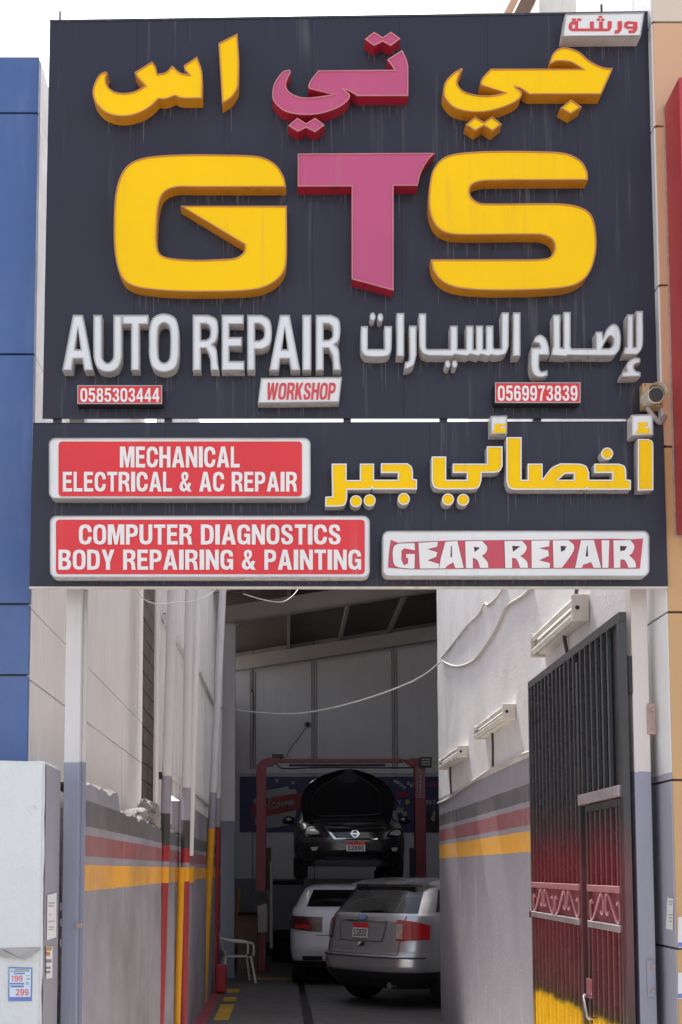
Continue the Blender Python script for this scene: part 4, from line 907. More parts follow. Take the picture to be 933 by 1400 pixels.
# corrugated sheeting above
SH = thing('sheet_metal_wall', (-1.15, 16, 2.2), 'white ribbed sheet metal wall above the striped left wall', 'wall')
def ribbed(name, X, y0, y1, z0, z1, m, par, period=.22, dep=.018):
    ys = []; y = y0; 
    while y < y1:
        for f, dx in ((0, 0), (.62, 0), (.70, dep), (.90, dep), (1.0, 0)):
            if y + f * period <= y1 and (f < 1.0): ys.append((y + f * period, dx))
        y += period
    ys.append((y1, 0))
    V = []; Fc = []
    for yy, dx in ys: V += [(X + dx, yy, z0), (X + dx, yy, z1)]
    for i in range(len(ys) - 1): Fc.append((2 * i, 2 * i + 2, 2 * i + 3, 2 * i + 1))
    return ob(name, V, Fc, m, par)
yS = 1800 * 1.13 / (390 - 211)
for a, b, x in ((yS, 13.0, -1.13), (13.02, 15.3, -1.12), (15.32, 18.6, -1.125), (18.62, 22.0, -1.12)):
    ribbed('sheet', x, a, b, 2.25 if a < 13 else 2.53, 7.6, 'sheet', SH)
    box('sheet_back', x - .010, x - .004, a, b, 2.26 if a < 13 else 2.54, 7.6, 'sheet', SH)
for (p0, y0), (p1, y1) in (((238, 878), (262, 908)), ((272, 930), (300, 972)), ((232, 1066), (262, 1077)), ((263, 1082), (290, 1105)), ((224, 845), (236, 865))):
    a, b = PX(p0, y0, -1.09), PX(p1, y1, -1.09); zc = (a.z + b.z) / 2
    tube('girt', [(-1.085, a.y, zc), (-1.085, b.y, zc)], .025, 'sheet', SH, 4)
for p0, y0 in ((226, 843), (219, 1060)):
    c = PX(p0, y0, -1.10); box('junction_hole', -1.13, -1.095, c.y, c.y + .12, c.z - .03, c.z + .03, 'black', SH)
def pipe(name, top, bot, Y, r, m, label, n=10, cat='pipe', zb=None):
    a, b = P(*top, Y), P(*bot, Y)
    d = (b - a); t = (0.01 - a.z) / d.z if zb is None else (zb - a.z) / d.z
    e = a + d * t; st = a - d * .25
    return tag(tube(name, [st, a, (a + e) / 2, e], r, m, None, n), label, cat, 'upright pipes along the left wall')
pipe('upright_pipe', (236, 806), (218, 1390), 11.6, .045, 'pipeA', 'nearest upright pipe on the left wall, red below its yellow band')
pipe('upright_pipe', (259, 806), (250, 1390), 13.2, .045, 'pipeA', 'paired upright pipe, red below, right beside the yellow conduit')
pipe('upright_pipe', (271, 806), (259, 1200), 13.7, .035, 'sheet', 'plain white upright pipe behind the paired red one', zb=1.95)
pipe('upright_pipe', (304, 822), (277.5, 1376), 18.0, .05, 'pipeD', 'upright pipe yellow to head height, white above, beside the dark stripes')
pipe('upright_pipe', (300, 960), (294, 1350), 20.3, .05, 'pipeRed', 'dark red upright pipe in shade beside the hall column')
a, b = P(248, 1186, 13.0), P(242, 1395, 13.0)
e = a + (b - a) * ((.01 - a.z) / (b.z - a.z))
tag(tube('conduit', [a, (a + e) / 2, e], .035, 'pipeY', None, 10), 'short bright yellow conduit between two red pipes on the left wall', 'pipe', 'upright pipes along the left wall')
a, b = P(264, 1185, 13.3), P(264, 1208, 13.3); box_ = None
tag(box('wall_box', LX + .012, LX + .10, 14.0, 14.25, b.z, a.z, 'pipeY', None, .006), 'small yellow painted box on the wall after the paired pipes', 'box')
tag(box('fire_extinguisher_case', -1.02, -.86, 19.4, 19.6, .02, .42, 'redpaint', None, .03), 'small bright red case standing by the dark red pipe', 'case')
#HALL
# ================================================================== workshop hall
HL = -1.45
YC = 22.2                                   # first column / rafter line
HB = thing('workshop_hall', (2.5, 22, 0), 'dim steel-framed workshop hall with sloping roof at the end of the alley', 'building')
zc0 = P(322, 849, YC).z; zc1 = P(600, 806, YC).z; xc0, xc1 = P(322, 849, YC).x, P(600, 806, YC).x
slope = (zc1 - zc0) / (xc1 - xc0)
def rz(x, off=0.0): return zc0 + slope * (x - xc0) + off        # underside of rafters
def beam(name, x0, x1, y0, y1, h0, h1, m, par=HB):
    bm = bmesh.new(); hexa(bm, [(x0, y0, rz(x0, h0)), (x1, y0, rz(x1, h0)), (x1, y1, rz(x1, h0)), (x0, y1, rz(x0, h0)), (x0, y0, rz(x0, h1)), (x1, y0, rz(x1, h1)), (x1, y1, rz(x1, h1)), (x0, y1, rz(x0, h1))])
    return obm(name, bm, m, par)
RF = 19.6                                   # front edge of the roof
# roof sheet, ribs running down the slope
V, Fc = [], []; y = RF; k = 0
while y < HALL_B + .3:
    for f, dz in ((0, 0), (.4, 0), (.5, .03), (.9, .03)):
        for x in (HL - .25, HALL_R + .3): V.append((x, y + f * .16, rz(x, .46 + dz)))
    y += .16
Fc = [(2 * i, 2 * i + 1, 2 * i + 3, 2 * i + 2) for i in range(len(V) // 2 - 1)]
rf = ob('roof', V, Fc, 'roof', HB)
for yy in (YC, 27.55): 
    beam('rafter', HL, HALL_R - .02, yy, yy + .10, .0, .28, 'steel'); 
    beam('rafter_flange', HL, HALL_R - .02, yy - .045, yy + .145, -.015, -.001, 'steel')
beam('rafter', HL, HALL_R - .02, RF + .3, RF + .4, .05, .30, 'steel')
for px in (395, 477, 555, 640):
    c = P(px, 860, 24); box_x = c.x
    beam('purlin', c.x - .03, c.x + .03, RF, HALL_B, .30, .455, 'steel')
beam('purlin', HALL_R - 1.5, HALL_R - 1.44, RF, HALL_B, .30, .455, 'steel'); beam('purlin', HL + .1, HL + .16, RF, HALL_B, .30, .455, 'steel')
# columns
cx0, cx1 = P(301.5, 1000, YC).x, P(321.5, 1000, YC).x
box('column', cx0, cx1, YC + .002, YC + .2, 0, rz(cx1, -.03), 'colG', HB, .006)
box('column_cap', cx0 - .04, cx1 + .05, YC - .02, YC + .22, rz(cx0, -.030), rz(cx0, -.012) - .004, 'steel', HB)
box('column', HL + .05, HL + .25, 27.45, 27.6, 0, rz(HL, -.02), 'colG', HB, .006)
# walls
bz_ = P(400, 1056, HALL_B).z
BXs = [HL] + [P(p, 1000, HALL_B).x for p in (346, 430, 540, 652, 760)] + [HALL_R]
for i in range(len(BXs) - 1):
    a, b = BXs[i] + .012, BXs[i + 1] - .012; bm = bmesh.new()
    hexa(bm, [(a, HALL_B, 1.62), (b, HALL_B, 1.62), (b, HALL_B + .06, 1.62), (a, HALL_B + .06, 1.62), (a, HALL_B, rz(a, .44)), (b, HALL_B, rz(b, .44)), (b, HALL_B + .06, rz(b, .44)), (a, HALL_B + .06, rz(a, .44))])
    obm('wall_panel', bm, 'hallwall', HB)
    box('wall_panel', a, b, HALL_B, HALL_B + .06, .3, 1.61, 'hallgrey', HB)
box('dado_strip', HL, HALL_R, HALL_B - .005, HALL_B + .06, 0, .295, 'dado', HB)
box('back_lining', HL - .1, HALL_R + .1, HALL_B + .065, HALL_B + .12, 0, rz(HALL_R, .4), 'seal', HB)
for x in BXs[1:-1]:
    for dx in (-.05, .05): box('joint_strip', x + dx - .012, x + dx + .012, HALL_B - .010, HALL_B - .002, bz_, rz(x, -.02), 'seal', HB)
zb_ = P(400, 1050, HALL_B).z
box('cable_tray', HL, HALL_R, HALL_B - .05, HALL_B - .013, P(400, 1058, HALL_B).z, P(400, 1052, HALL_B).z, 'hallwall', HB)
def sidewall(name, x0, x1, y0, y1, zt, m): return box(name, x0, x1, y0, y1, 0, zt, m, HB)
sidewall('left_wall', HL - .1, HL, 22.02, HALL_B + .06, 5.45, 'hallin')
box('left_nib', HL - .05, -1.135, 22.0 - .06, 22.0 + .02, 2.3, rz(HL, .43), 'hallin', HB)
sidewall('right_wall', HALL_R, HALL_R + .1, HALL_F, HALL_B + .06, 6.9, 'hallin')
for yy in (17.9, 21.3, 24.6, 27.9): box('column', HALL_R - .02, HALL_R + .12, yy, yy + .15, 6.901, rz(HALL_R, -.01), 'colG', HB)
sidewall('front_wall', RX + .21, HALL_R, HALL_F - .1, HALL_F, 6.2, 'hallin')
# small sounder with wire on the back wall
SD = thing('wall_sounder', P(420, 992, HALL_B), 'small dark sounder with a dangling wire high on the back wall', 'sounder')
a = P(421, 991, HALL_B - .06); V, Fc = tubegeo([a, a + Vector((0, .06, 0))], [.08, .05], 14); ob('horn', V, Fc, 'camgrey', SD, smooth=True)
V, Fc = tubegeo([a + Vector((0, -.004, 0)), a + Vector((0, .001, 0))], .055, 14); ob('horn_mouth', V, Fc, 'black', SD)
tube('wire', smoothpath([P(418, 995, HALL_B - .02), P(408, 1010, HALL_B - .02), P(398, 1022, HALL_B - .02), P(391, 1036, HALL_B - .02)], 4), .008, 'cabledark', SD, 6)
cable('wall_wire', [P(346, 922, HALL_B - .03), P(345.5, 940, HALL_B - .03), P(344, 946, HALL_B - .03), P(347, 952, HALL_B - .03), P(346, 1040, HALL_B - .03)], .008, 'cabledark', 'thin dark wire running down the left of the back wall')
# banner
bz0, bz1 = P(400, 1138, HALL_B).z, P(400, 1062, HALL_B).z
BYb = HALL_B - .030
BN = thing('welcome_banner', (2, BYb, bz0), 'long dark blue printed welcome banner across the back wall', 'banner')
box('sheet', P(328, 1100, BYb).x, 5.6, BYb, BYb + .008, bz0, bz1, 'banner', BN)
yb = BYb - .003
quadpx('white_patch', [(357, 1082), (380, 1078), (394, 1075), (396, 1080), (404, 1079), (408, 1088), (405, 1112), (404, 1118), (395, 1128), (380, 1131), (360, 1133), (349, 1128), (347, 1095)], yb, 'bannerwhite', BN)
quadpx('red_ribbon', [(344, 1100), (364, 1091.5), (411, 1084), (413, 1098), (409, 1107), (366, 1116), (344, 1118)], yb - .003, 'bannerred', BN)
# brush script on the ribbon
def script(strokes, Y, r, par):
    V, Fc = [], []
    for s in strokes:
        v, f = tubegeo(smoothpath([P(x, y, Y) for x, y in s], 4), r, 5); o = len(V); V += v; Fc += [tuple(i + o for i in q) for q in f]
    return ob('script_lettering', V, Fc, 'bannerwhite', par)
wel = [[(350, 1097), (352, 1110), (355, 1101), (357, 1109), (361, 1095)], [(361, 1105), (364, 1101), (362, 1099.5), (361, 1104), (364, 1107)], [(367, 1103), (371, 1091), (369, 1092), (368, 1104), (371, 1106)],
       [(376, 1099), (373, 1098), (372, 1103), (374.5, 1105), (377, 1103)], [(380, 1097.5), (378, 1100), (379.5, 1104), (382.5, 1101), (381, 1097.5), (384, 1098)], [(385, 1103), (387, 1096.5), (387.5, 1101.5), (390.5, 1096), (391, 1100.5), (394, 1095.5), (395, 1101)], [(397, 1098.5), (401, 1096), (399.5, 1093.5), (397, 1097), (398.5, 1101), (403, 1098)]]
script(wel, yb - .010, .016, BN)
quadpx('mark', [(426, 1071), (430, 1068), (434, 1070), (438, 1067), (441, 1069), (438, 1073), (430, 1074)], yb, 'bannerwhite', BN)
for x, y in ((379, 1067), (401, 1070), (541, 1068), (545, 1070), (553, 1076), (559, 1071), (563, 1074), (566, 1071), (575, 1077), (549, 1073)):
    quadpx('mark', [(x - 2, y - 2), (x + 2.5, y - 1), (x + 1.5, y + 2.5), (x - 2.5, y + 2)], yb, 'bannerwhite', BN)
printpx('lettering', textglyphs('Y', 544, 1094, 549, 1100) + textglyphs('IST', 583, 1094, 596, 1100), yb, 'bannerwhite', BN)
quadpx('green_mark', [(554, 1099), (555, 1094), (559, 1093), (561, 1097), (558, 1100.5)], yb, 'bannergreen', BN)
quadpx('red_print', [(543, 1083), (560, 1083), (560, 1090), (543, 1090)], yb, 'bannerred', BN); quadpx('red_print', [(585, 1070), (597, 1070), (597, 1076), (585, 1076)], yb, 'bannerred', BN)
quadpx('picture', [(584, 1106), (602, 1106), (602, 1138), (584, 1138)], yb, 'black', BN); quadpx('picture_light', [(589, 1120), (594, 1107), (596, 1110), (594, 1124)], yb - .003, 'bannerwhite', BN)
printpx('football', [[ell(547, 1114, 10, 10, 20)]], yb, 'bannerwhite', BN); printpx('football_patch', [[ell(547, 1115, 4.5, 4.5, 5)], [ell(541, 1107, 2, 2, 5)], [ell(553, 1108, 2, 2, 5)]], yb - .003, 'black', BN)
# ================================================================== two-post lift
YP = 23.6
LF = thing('two_post_lift', (1.0, YP, 0), 'dark red two-post car lift holding the black car', 'car lift')
lx0, lx1 = P(350.5, 1100, YP).x, P(364, 1100, YP).x; rx0, rx1 = P(568, 1100, YP).x, P(582.5, 1100, YP).x
ztop = P(400, 1047, YP).z
for x0, x1, s in ((lx0, lx1, 1), (rx0, rx1, -1)):
    box('column', x0, x1, YP, YP + .28, .02, ztop, 'liftred', LF, .008)
    box('base_plate', x0 - .12, x1 + .12, YP - .12, YP + .40, FZ, .02, 'liftred', LF)
    xi = x1 if s > 0 else x0
    box('carriage', min(xi + s * .001, xi + s * .09), max(xi + s * .001, xi + s * .09), YP + .03, YP + .25, 1.45, 2.2, 'plastic', LF, .006)
    for yy in (YP - 1.0, YP + 1.25):
        tube('lift_arm', [(xi + s * .05, YP + .14, 1.58), (xi + s * .62, yy, 1.58)], .05, 'plastic', LF, 4)
        tube('arm_pad', [(xi + s * .60, yy, 1.57), (xi + s * .60, yy, 1.80)], .06, 'plastic', LF, 10)
zt = [P(400, y, YP).z for y in (1036.5, 1047)]
box('crossbeam', lx1 + .2, rx0 - .2, YP + .08, YP + .20, P(400, 1042, YP).z, P(400, 1037, YP).z, 'liftred', LF, .006)
for s, pts in ((1, [(350.5, 1047.5), (357, 1039), (366, 1036), (384, 1036.5), (378, 1042), (373, 1047), (364, 1048)]), (-1, [(582.5, 1048), (582.5, 1037), (563, 1037), (552, 1039), (558, 1044), (564, 1048)])):
    l = px_loops([V2(pts)], YP + .06); V, Fc, mi = plate2d(l, lambda p, d: Vector((p.x, YP + .06 + d, p.y)), .16); ob('gusset', V, Fc, 'liftred', LF)
a, b = P(372, 1034.5, YP), P(388, 1038, YP); box('cable_guard', a.x, b.x, YP + .05, YP + .22, b.z + .03, a.z + .05, 'black', LF, .01)
a, b = P(574.5, 1035, YP - .1), P(591, 1049, YP - .1); box('hydraulic_power_box', a.x, b.x, YP - .1, YP + .05, b.z, a.z, 'black', LF, .01)
for i in range(3):
    z = b.z + (a.z - b.z) * (.25 + .25 * i); box('vent_slat', a.x + .03, b.x - .03, YP - .112, YP - .101, z - .012, z + .012, 'camgrey', LF)
tube('safety_bar', [P(395, 1046.5, YP), P(527, 1046.5, YP)], .022, 'black', LF, 8)
tube('hose', smoothpath([P(377, 1042, YP), P(382, 1049, YP), P(395, 1051, YP), P(440, 1049.5, YP), P(500, 1050, YP), P(566, 1050, YP)], 6), .014, 'black', LF, 6)
lab = [P(570.5, 1091, YP - .004), P(580.5, 1091, YP - .004), P(580.5, 1050, YP - .004), P(570.5, 1050, YP - .004)]
ob('label_plate', lab, [(0, 1, 2, 3)], 'bannerwhite', LF)
li = [P(571.3, 1090.5, YP - .006), P(579.7, 1090.5, YP - .006), P(579.7, 1050.5, YP - .006), P(571.3, 1050.5, YP - .006)]
ob('label_field', li, [(0, 1, 2, 3)], 'liftred', LF)
ww = textglyphs('HYDRAULIC', 0, 0, 38, 4.2, gap=.2, k=3)
ww = [[[Vector((573.2 + p.y, 1089.5 - p.x)) for p in l] for l in g] for g in ww]
printpx('lettering', ww, YP - .008, 'bannerwhite', LF)
cb0, cb1 = P(352, 1236, YP - .1), P(366, 1275, YP - .1)
box('control_box', cb0.x, cb1.x, YP - .10, YP - .002, cb1.z, cb0.z, 'camgrey', LF, .01)
tube('control_knob', [P(357, 1249, YP - .10), P(357, 1249, YP - .13)], .045, 'bannerwhite', LF, 10)
V, Fc = tubegeo([P(353, 1228, YP - .1), P(353, 1228, YP)], .14, 16); ob('motor', V, Fc, 'black', LF, smooth=True)
tube('drip_pipe', [P(371, 1178, YP - .3), P(371, 1297, YP - .3), ], .03, 'camgrey', LF, 8)
# ================================================================== cars
class Car:
    """body from stacked plan outlines; local: rear y=0, front +y, x right, z up"""
    NR, NC, NS = 6, 8, 18
    def __init__(s, keys): s.keys = keys          # (z, hw, yr, yf, rr, rf, bow)
    def par(s, z):
        k = s.keys
        if z <= k[0][0]: return k[0]
        for a, b in zip(k, k[1:]):
            if z <= b[0]:
                t = (z - a[0]) / (b[0] - a[0]); return tuple(x + (y - x) * t for x, y in zip(a, b))
        return k[-1]
    def half(s, z, off=0.0):
        _, hw, yr, yf, rr, rf, bow = s.par(z); hw += off; yr -= off; yf += off; o = []
        for i in range(s.NR): x = (hw - rr) * i / s.NR; o.append((x, yr))
        for i in range(s.NC): q = math.pi / 2 * i / s.NC; o.append((hw - rr + rr * math.sin(q), yr + rr - rr * math.cos(q)))
        for i in range(s.NS): o.append((hw, yr + rr + (yf - rf - yr - rr) * i / s.NS))
        for i in range(s.NC): q = math.pi / 2 * i / s.NC; o.append((hw - rf + rf * math.cos(q), yf - rf + rf * math.sin(q)))
        for i in range(s.NR + 1): x = (hw - rf) * (1 - i / s.NR); o.append((x, yf))
        L = yf - yr
        return [(x, y + bow * (x / hw) ** 2 * max(0, 1 - (y - yr) / (.35 * L)) - bow * (x / hw) ** 2 * max(0, 1 - (yf - y) / (.3 * L))) for x, y in o]
    def ring(s, z, off=0.0):
        h = s.half(z, off); return h + [(-x, y) for x, y in h[-2:0:-1]]
    def body(s, sub=3, cap=True):
        zs = []
        for a, b in zip(s.keys, s.keys[1:]):
            k = max(1, min(sub, int((b[0] - a[0]) / .02)))
            zs += [a[0] + (b[0] - a[0]) * i / k for i in range(k)]
        zs.append(s.keys[-1][0]); V, Fc = [], []; n = len(s.ring(zs[0]))
        for z in zs: V += [(x, y, z) for x, y in s.ring(z)]
        for i in range(len(zs) - 1):
            for j in range(n): Fc.append((i * n + j, i * n + (j + 1) % n, (i + 1) * n + (j + 1) % n, (i + 1) * n + j))
        if cap: Fc.append(tuple(range(n - 1, -1, -1))); Fc.append(tuple((len(zs) - 1) * n + j for j in range(n)))
        return V, Fc
    def patch(s, i0, i1, z0, z1, off=.006, nz=5, left=False, zf=None):
        V, Fc = [], []; m = i1 - i0 + 1
        for j in range(nz + 1):
            for i in range(i0, i1 + 1):
                u = (i - i0) / max(1, i1 - i0); a, b = (zf(u) if zf else (z0, z1)); z = a + (b - a) * j / nz
                x, y = s.half(z, off)[i]; V.append((-x if left else x, y, z))
        for j in range(nz):
            for i in range(m - 1):
                q = (j * m + i, j * m + i + 1, (j + 1) * m + i + 1, (j + 1) * m + i); Fc.append(q[::-1] if left else q)
        return V, Fc
    def both(s, i0, i1, z0, z1, off=.006, nz=5, zf=None):
        a = s.patch(i0, i1, z0, z1, off, nz, False, zf); b = s.patch(i0, i1, z0, z1, off, nz, True, zf); n = len(a[0])
        return a[0] + b[0], a[1] + [tuple(i + n for i in f) for f in b[1]]
    def yat(s, x, z, front, off):
        h = s.half(z, off); ax = abs(x); best = None
        seq = h[::-1] if front else h
        for p, q in zip(seq, seq[1:]):
            if p[0] <= ax <= q[0] and q[0] > p[0]: return p[1] + (q[1] - p[1]) * (ax - p[0]) / (q[0] - p[0])
        return seq[0][1]
    def decal(s, loops, front=False, off=.008):
        """loops in (x,z)"""
        def dens(l):
            o = []
            for a, b in zip(l, l[1:] + l[:1]):
                k = max(1, int((b - a).length / .06)); o += [a + (b - a) * i / k for i in range(k)]
            return o
        lp = orient([dens(dedupe([Vector(p[:2]) for p in l])) for l in loops])
        return plate2d(lp, lambda p, d: Vector((p.x, s.yat(p.x, p.y, front, off), p.y)), 0)[:2]
def place(V, X, Y, Zz, yaw):
    c, sn = math.cos(yaw), math.sin(yaw); return [(X + v[0] * c - v[1] * sn, Y + v[0] * sn + v[1] * c, Zz + v[2]) for v in V]
def lathe(prof, n=28):
    V, Fc = [], []
    for i in range(n):
        a = 2 * math.pi * i / n
        for r, x in prof: V.append((x, r * math.cos(a), r * math.sin(a)))
    k = len(prof)
    for i in range(n):
        for j in range(k - 1): Fc.append((i * k + j, ((i + 1) % n) * k + j, ((i + 1) % n) * k + j + 1, i * k + j + 1))
    return V, Fc
class Built:
    def __init__(s, root, X, Y, Zz, yaw): s.r, s.a = root, (X, Y, Zz, yaw)
    def add(s, name, geo, m, parent=None, smooth=True, sharp=40):
        return ob(name, place(geo[0], *s.a), geo[1], m, parent or s.r, smooth=smooth, sharp=sharp)
    def wheels(s, R, hw, y1, y2, w=.22):
        for sx in (-1, 1):
            for y in (y1, y2):
                pr = [(R * .62, -w / 2), (R * .94, -w / 2), (R, -w * .34), (R, w * .34), (R * .94, w / 2), (R * .62, w / 2)]
                V, Fc = lathe(pr); o = s.add('wheel', ([(sx * (hw - w / 2) + v[0], y + v[1], R + v[2]) for v in V], Fc), 'tyre')
                pr = [(0, sx * w * .30), (R * .16, sx * w * .33), (R * .5, sx * w * .22), (R * .60, sx * w * .46), (R * .63, sx * w * .46)]
                V, Fc = lathe(pr, 20); s.add('rim', ([(sx * (hw - w / 2) + v[0], y + v[1], R + v[2]) for v in V], Fc), 'rim', o)
                V, Fc = lathe([(0, 0), (R * 1.13, 0)], 24)
                s.add('wheel_arch', ([(sx * (hw - .012 - .0) + v[0], y + v[1], max(.30, R + .02 + v[2])) for v in V], Fc), 'plastic')
    def plate(s, car, x, z, w, h, num, front=False, off=.012):
        sg = -1 if front else 1
        rc = lambda a, b, c, d: [[(a, b), (c, b), (c, d), (a, d)]]
        pl = s.add('number_plate', car.decal(rc(x - w / 2, z - h / 2, x + w / 2, z + h / 2), front, off), 'paper', smooth=False)
        s.add('plate_band', car.decal(rc(x - w / 2, z + h * .18, x + w / 2, z + h / 2), front, off + .003), 'platered', pl, smooth=False)
        V, Fc = [], []
        for g in textglyphs(num, 0, 0, 1, 1, gap=.22, k=3):
            lp = [[(x + sg * (-w * .42 + p.x * w * .84), z + h * .10 - p.y * h * .52) for p in l] for l in g]
            v, f = car.decal(lp, front, off + .004); o = len(V); V += v; Fc += [tuple(i + o for i in q) for q in f]
        s.add('lettering', (V, Fc), 'black', pl, smooth=False)
def rects(x0, z0, x1, z1): return [[(x0, z0), (x1, z0), (x1, z1), (x0, z1)]]
# ---- silver SUV
suv = Car([(.26, .80, .20, 4.50, .36, .40, .06), (.40, .92, .05, 4.62, .42, .50, .10), (.52, .955, .0, 4.67, .44, .55, .11), (.66, .965, .0, 4.68, .44, .55, .11), (.70, .965, .045, 4.68, .44, .55, .11), (.90, .965, .085, 4.60, .44, .55, .11), (1.12, .945, .115, 4.15, .44, .60, .11), (1.20, .925, .15, 3.75, .44, .60, .11), (1.23, .905, .18, 3.40, .42, .45, .11)])
cab = Car([(1.20, .905, .17, 3.45, .42, .40, .11), (1.40, .83, .33, 3.02, .38, .40, .10), (1.57, .745, .50, 2.60, .32, .40, .08), (1.61, .72, .44, 2.45, .22, .35, .04), (1.665, .64, .62, 2.20, .22, .35, .03), (1.70, .45, .95, 1.9, .2, .3, .0)])
yaw = -math.radians(50)
sx, sy = .94, 17.62
SU = thing('parked_suv', (sx, sy, 0), 'silver SUV seen from behind, nosing right behind the alley wall', 'car')
B = Built(SU, sx, sy, FZ, yaw)
bo = B.add('body', suv.body(4), 'silver'); cb = B.add('cabin', cab.body(3), 'silver', bo)
N0, N1 = 0, Car.NR + 2
B.add('rear_window', cab.both(0, Car.NR + 4, 1.225, 1.575, .005, 6), 'glass')
B.add('side_window', cab.patch(Car.NR + Car.NC - 1, Car.NR + Car.NC + 14, 1.25, 1.54, .005, 5), 'glass'); B.add('side_window', cab.patch(Car.NR + Car.NC - 1, Car.NR + Car.NC + 14, 1.25, 1.54, .005, 5, True), 'glass')
B.add('windscreen', cab.both(Car.NR + Car.NC + Car.NS + 3, 2 * Car.NR + 2 * Car.NC + Car.NS, 1.25, 1.55, .005), 'glass')
for lf in (False, True):
    tl = B.add('tail_light', suv.patch(Car.NR + 1, Car.NR + Car.NC - 2, .86, 1.13, .012, 5, lf, zf=lambda u: (.88 + .02 * u, 1.15 - .07 * u * u)), 'lens')
    B.add('clear_lens', suv.patch(Car.NR + 1, Car.NR + 2, .91, 1.10, .017, 3, lf), 'lensclear', tl)
B.add('lower_valance', suv.both(0, Car.NR + Car.NC + 3, .255, .475, .010, 4), 'plastic')
B.add('bumper_lip', suv.both(0, Car.NR + Car.NC - 2, .655, .675, .010, 1), 'plastic')
B.add('tailgate_seam', suv.decal(rects(-.66, .695, .66, .704), off=.006), 'black', smooth=False)
for q in (-1, 1): B.add('tailgate_seam', suv.decal([[(q * .655, .70), (q * .662, .70), (q * .70, 1.20), (q * .692, 1.20)]], off=.006), 'black', smooth=False)
B.add('plate_recess', suv.decal([[(-.40, .86), (.40, .86), (.46, 1.13), (-.46, 1.13)], [(-.392, .867), (-.45, 1.123), (.45, 1.123), (.392, .867)]], off=.008), 'black', smooth=False)
B.add('chrome_strip', suv.decal(rects(-.42, 1.115, .42, 1.135), off=.014), 'silver', smooth=False)
bd = B.add('badge', suv.decal([[(.095 * math.cos(a * .314), 1.175 + .035 * math.sin(a * .314)) for a in range(20)]], off=.016), 'chrome', smooth=False)
B.add('badge_field', suv.decal([[(.083 * math.cos(a * .314), 1.175 + .027 * math.sin(a * .314)) for a in range(20)]], off=.019), 'adblue', bd, smooth=False)
B.plate(suv, .0, 1.0, .30, .19, '53850', off=.02)
B.add('sticker', suv.decal([[(-.02, .80), (.09, .80), (.09, .85), (-.02, .85)]], off=.008), 'plastic', smooth=False)
B.add('sticker_light', suv.decal([[(-.02, .80), (.045, .845), (-.02, .85)]], off=.012), 'paper', smooth=False)
B.add('wiper', tubegeo([(-.1, cab.yat(.1, 1.25, False, .03), 1.25), (.30, cab.yat(.3, 1.27, False, .03), 1.27)], .012, 6), 'plastic')
B.add('exhaust', tubegeo([(.52, .10, .30), (.52, .40, .30)], .045, 12), 'chrome')
B.wheels(.37, .955, .95, 3.75)
# ---- white car under the lift
wh = Car([(.30, .80, .14, 4.5, .25, .4, .05), (.42, .88, .04, 4.6, .30, .5, .07), (.58, .90, .0, 4.65, .32, .5, .08), (.80, .90, .02, 4.62, .32, .5, .08), (1.0, .895, .06, 4.4, .32, .5, .08), (1.16, .87, .12, 3.9, .32, .5, .08), (1.22, .84, .18, 3.4, .3, .45, .08)])
wc = Car([(1.18, .84, .19, 3.4, .30, .4, .07), (1.36, .76, .42, 3.0, .28, .4, .05), (1.50, .68, .66, 2.5, .26, .4, .04), (1.55, .60, .78, 2.2, .25, .35, .02), (1.575, .40, 1.0, 1.9, .2, .3, .0)])
wx, wy = .97, 20.55
WC = thing('parked_car', (wx, wy, 0), 'white car parked under the raised black car, left of the SUV', 'car')
B = Built(WC, wx, wy, FZ, -math.radians(2))
bo = B.add('body', wh.body(4), 'carwhite'); B.add('cabin', wc.body(3), 'carwhite', bo)
B.add('rear_window', wc.both(0, Car.NR + 2, 1.225, 1.485, .005, 6), 'glass')
for lf in (False, True): B.add('side_window', wc.patch(Car.NR + Car.NC - 1, Car.NR + Car.NC + 14, 1.23, 1.47, .005, 5, lf), 'glass')
B.add('windscreen', wc.both(Car.NR + Car.NC + Car.NS + 3, 2 * Car.NR + 2 * Car.NC + Car.NS, 1.23, 1.47, .005), 'glass')
for lf in (False, True):
    tl = B.add('tail_light', wh.patch(Car.NR - 2, Car.NR + Car.NC, .87, 1.10, .012, 5, lf, zf=lambda u: (.84 + .06 * u, 1.07 + .02 * u)), 'lensdark')
    B.add('red_reflector', wh.patch(Car.NR, Car.NR + 4, .89, .95, .018, 2, lf), 'lens', tl)
B.add('boot_seam', wh.both(0, Car.NR - 1, .785, .795, .006, 1), 'black'); B.add('bumper_vent', wh.patch(Car.NR - 2, Car.NR + 2, .40, .47, .010, 2, True), 'plastic'); B.add('bumper_vent', wh.patch(Car.NR - 2, Car.NR + 2, .40, .47, .010, 2), 'plastic')
B.add('lower_valance', wh.both(0, Car.NR + Car.NC + 2, .295, .39, .010, 2), 'plastic')
B.add('badge', wh.decal(rects(-.12, 1.03, -.02, 1.05), off=.01), 'chrome', smooth=False)
B.wheels(.34, .885, .95, 3.7)
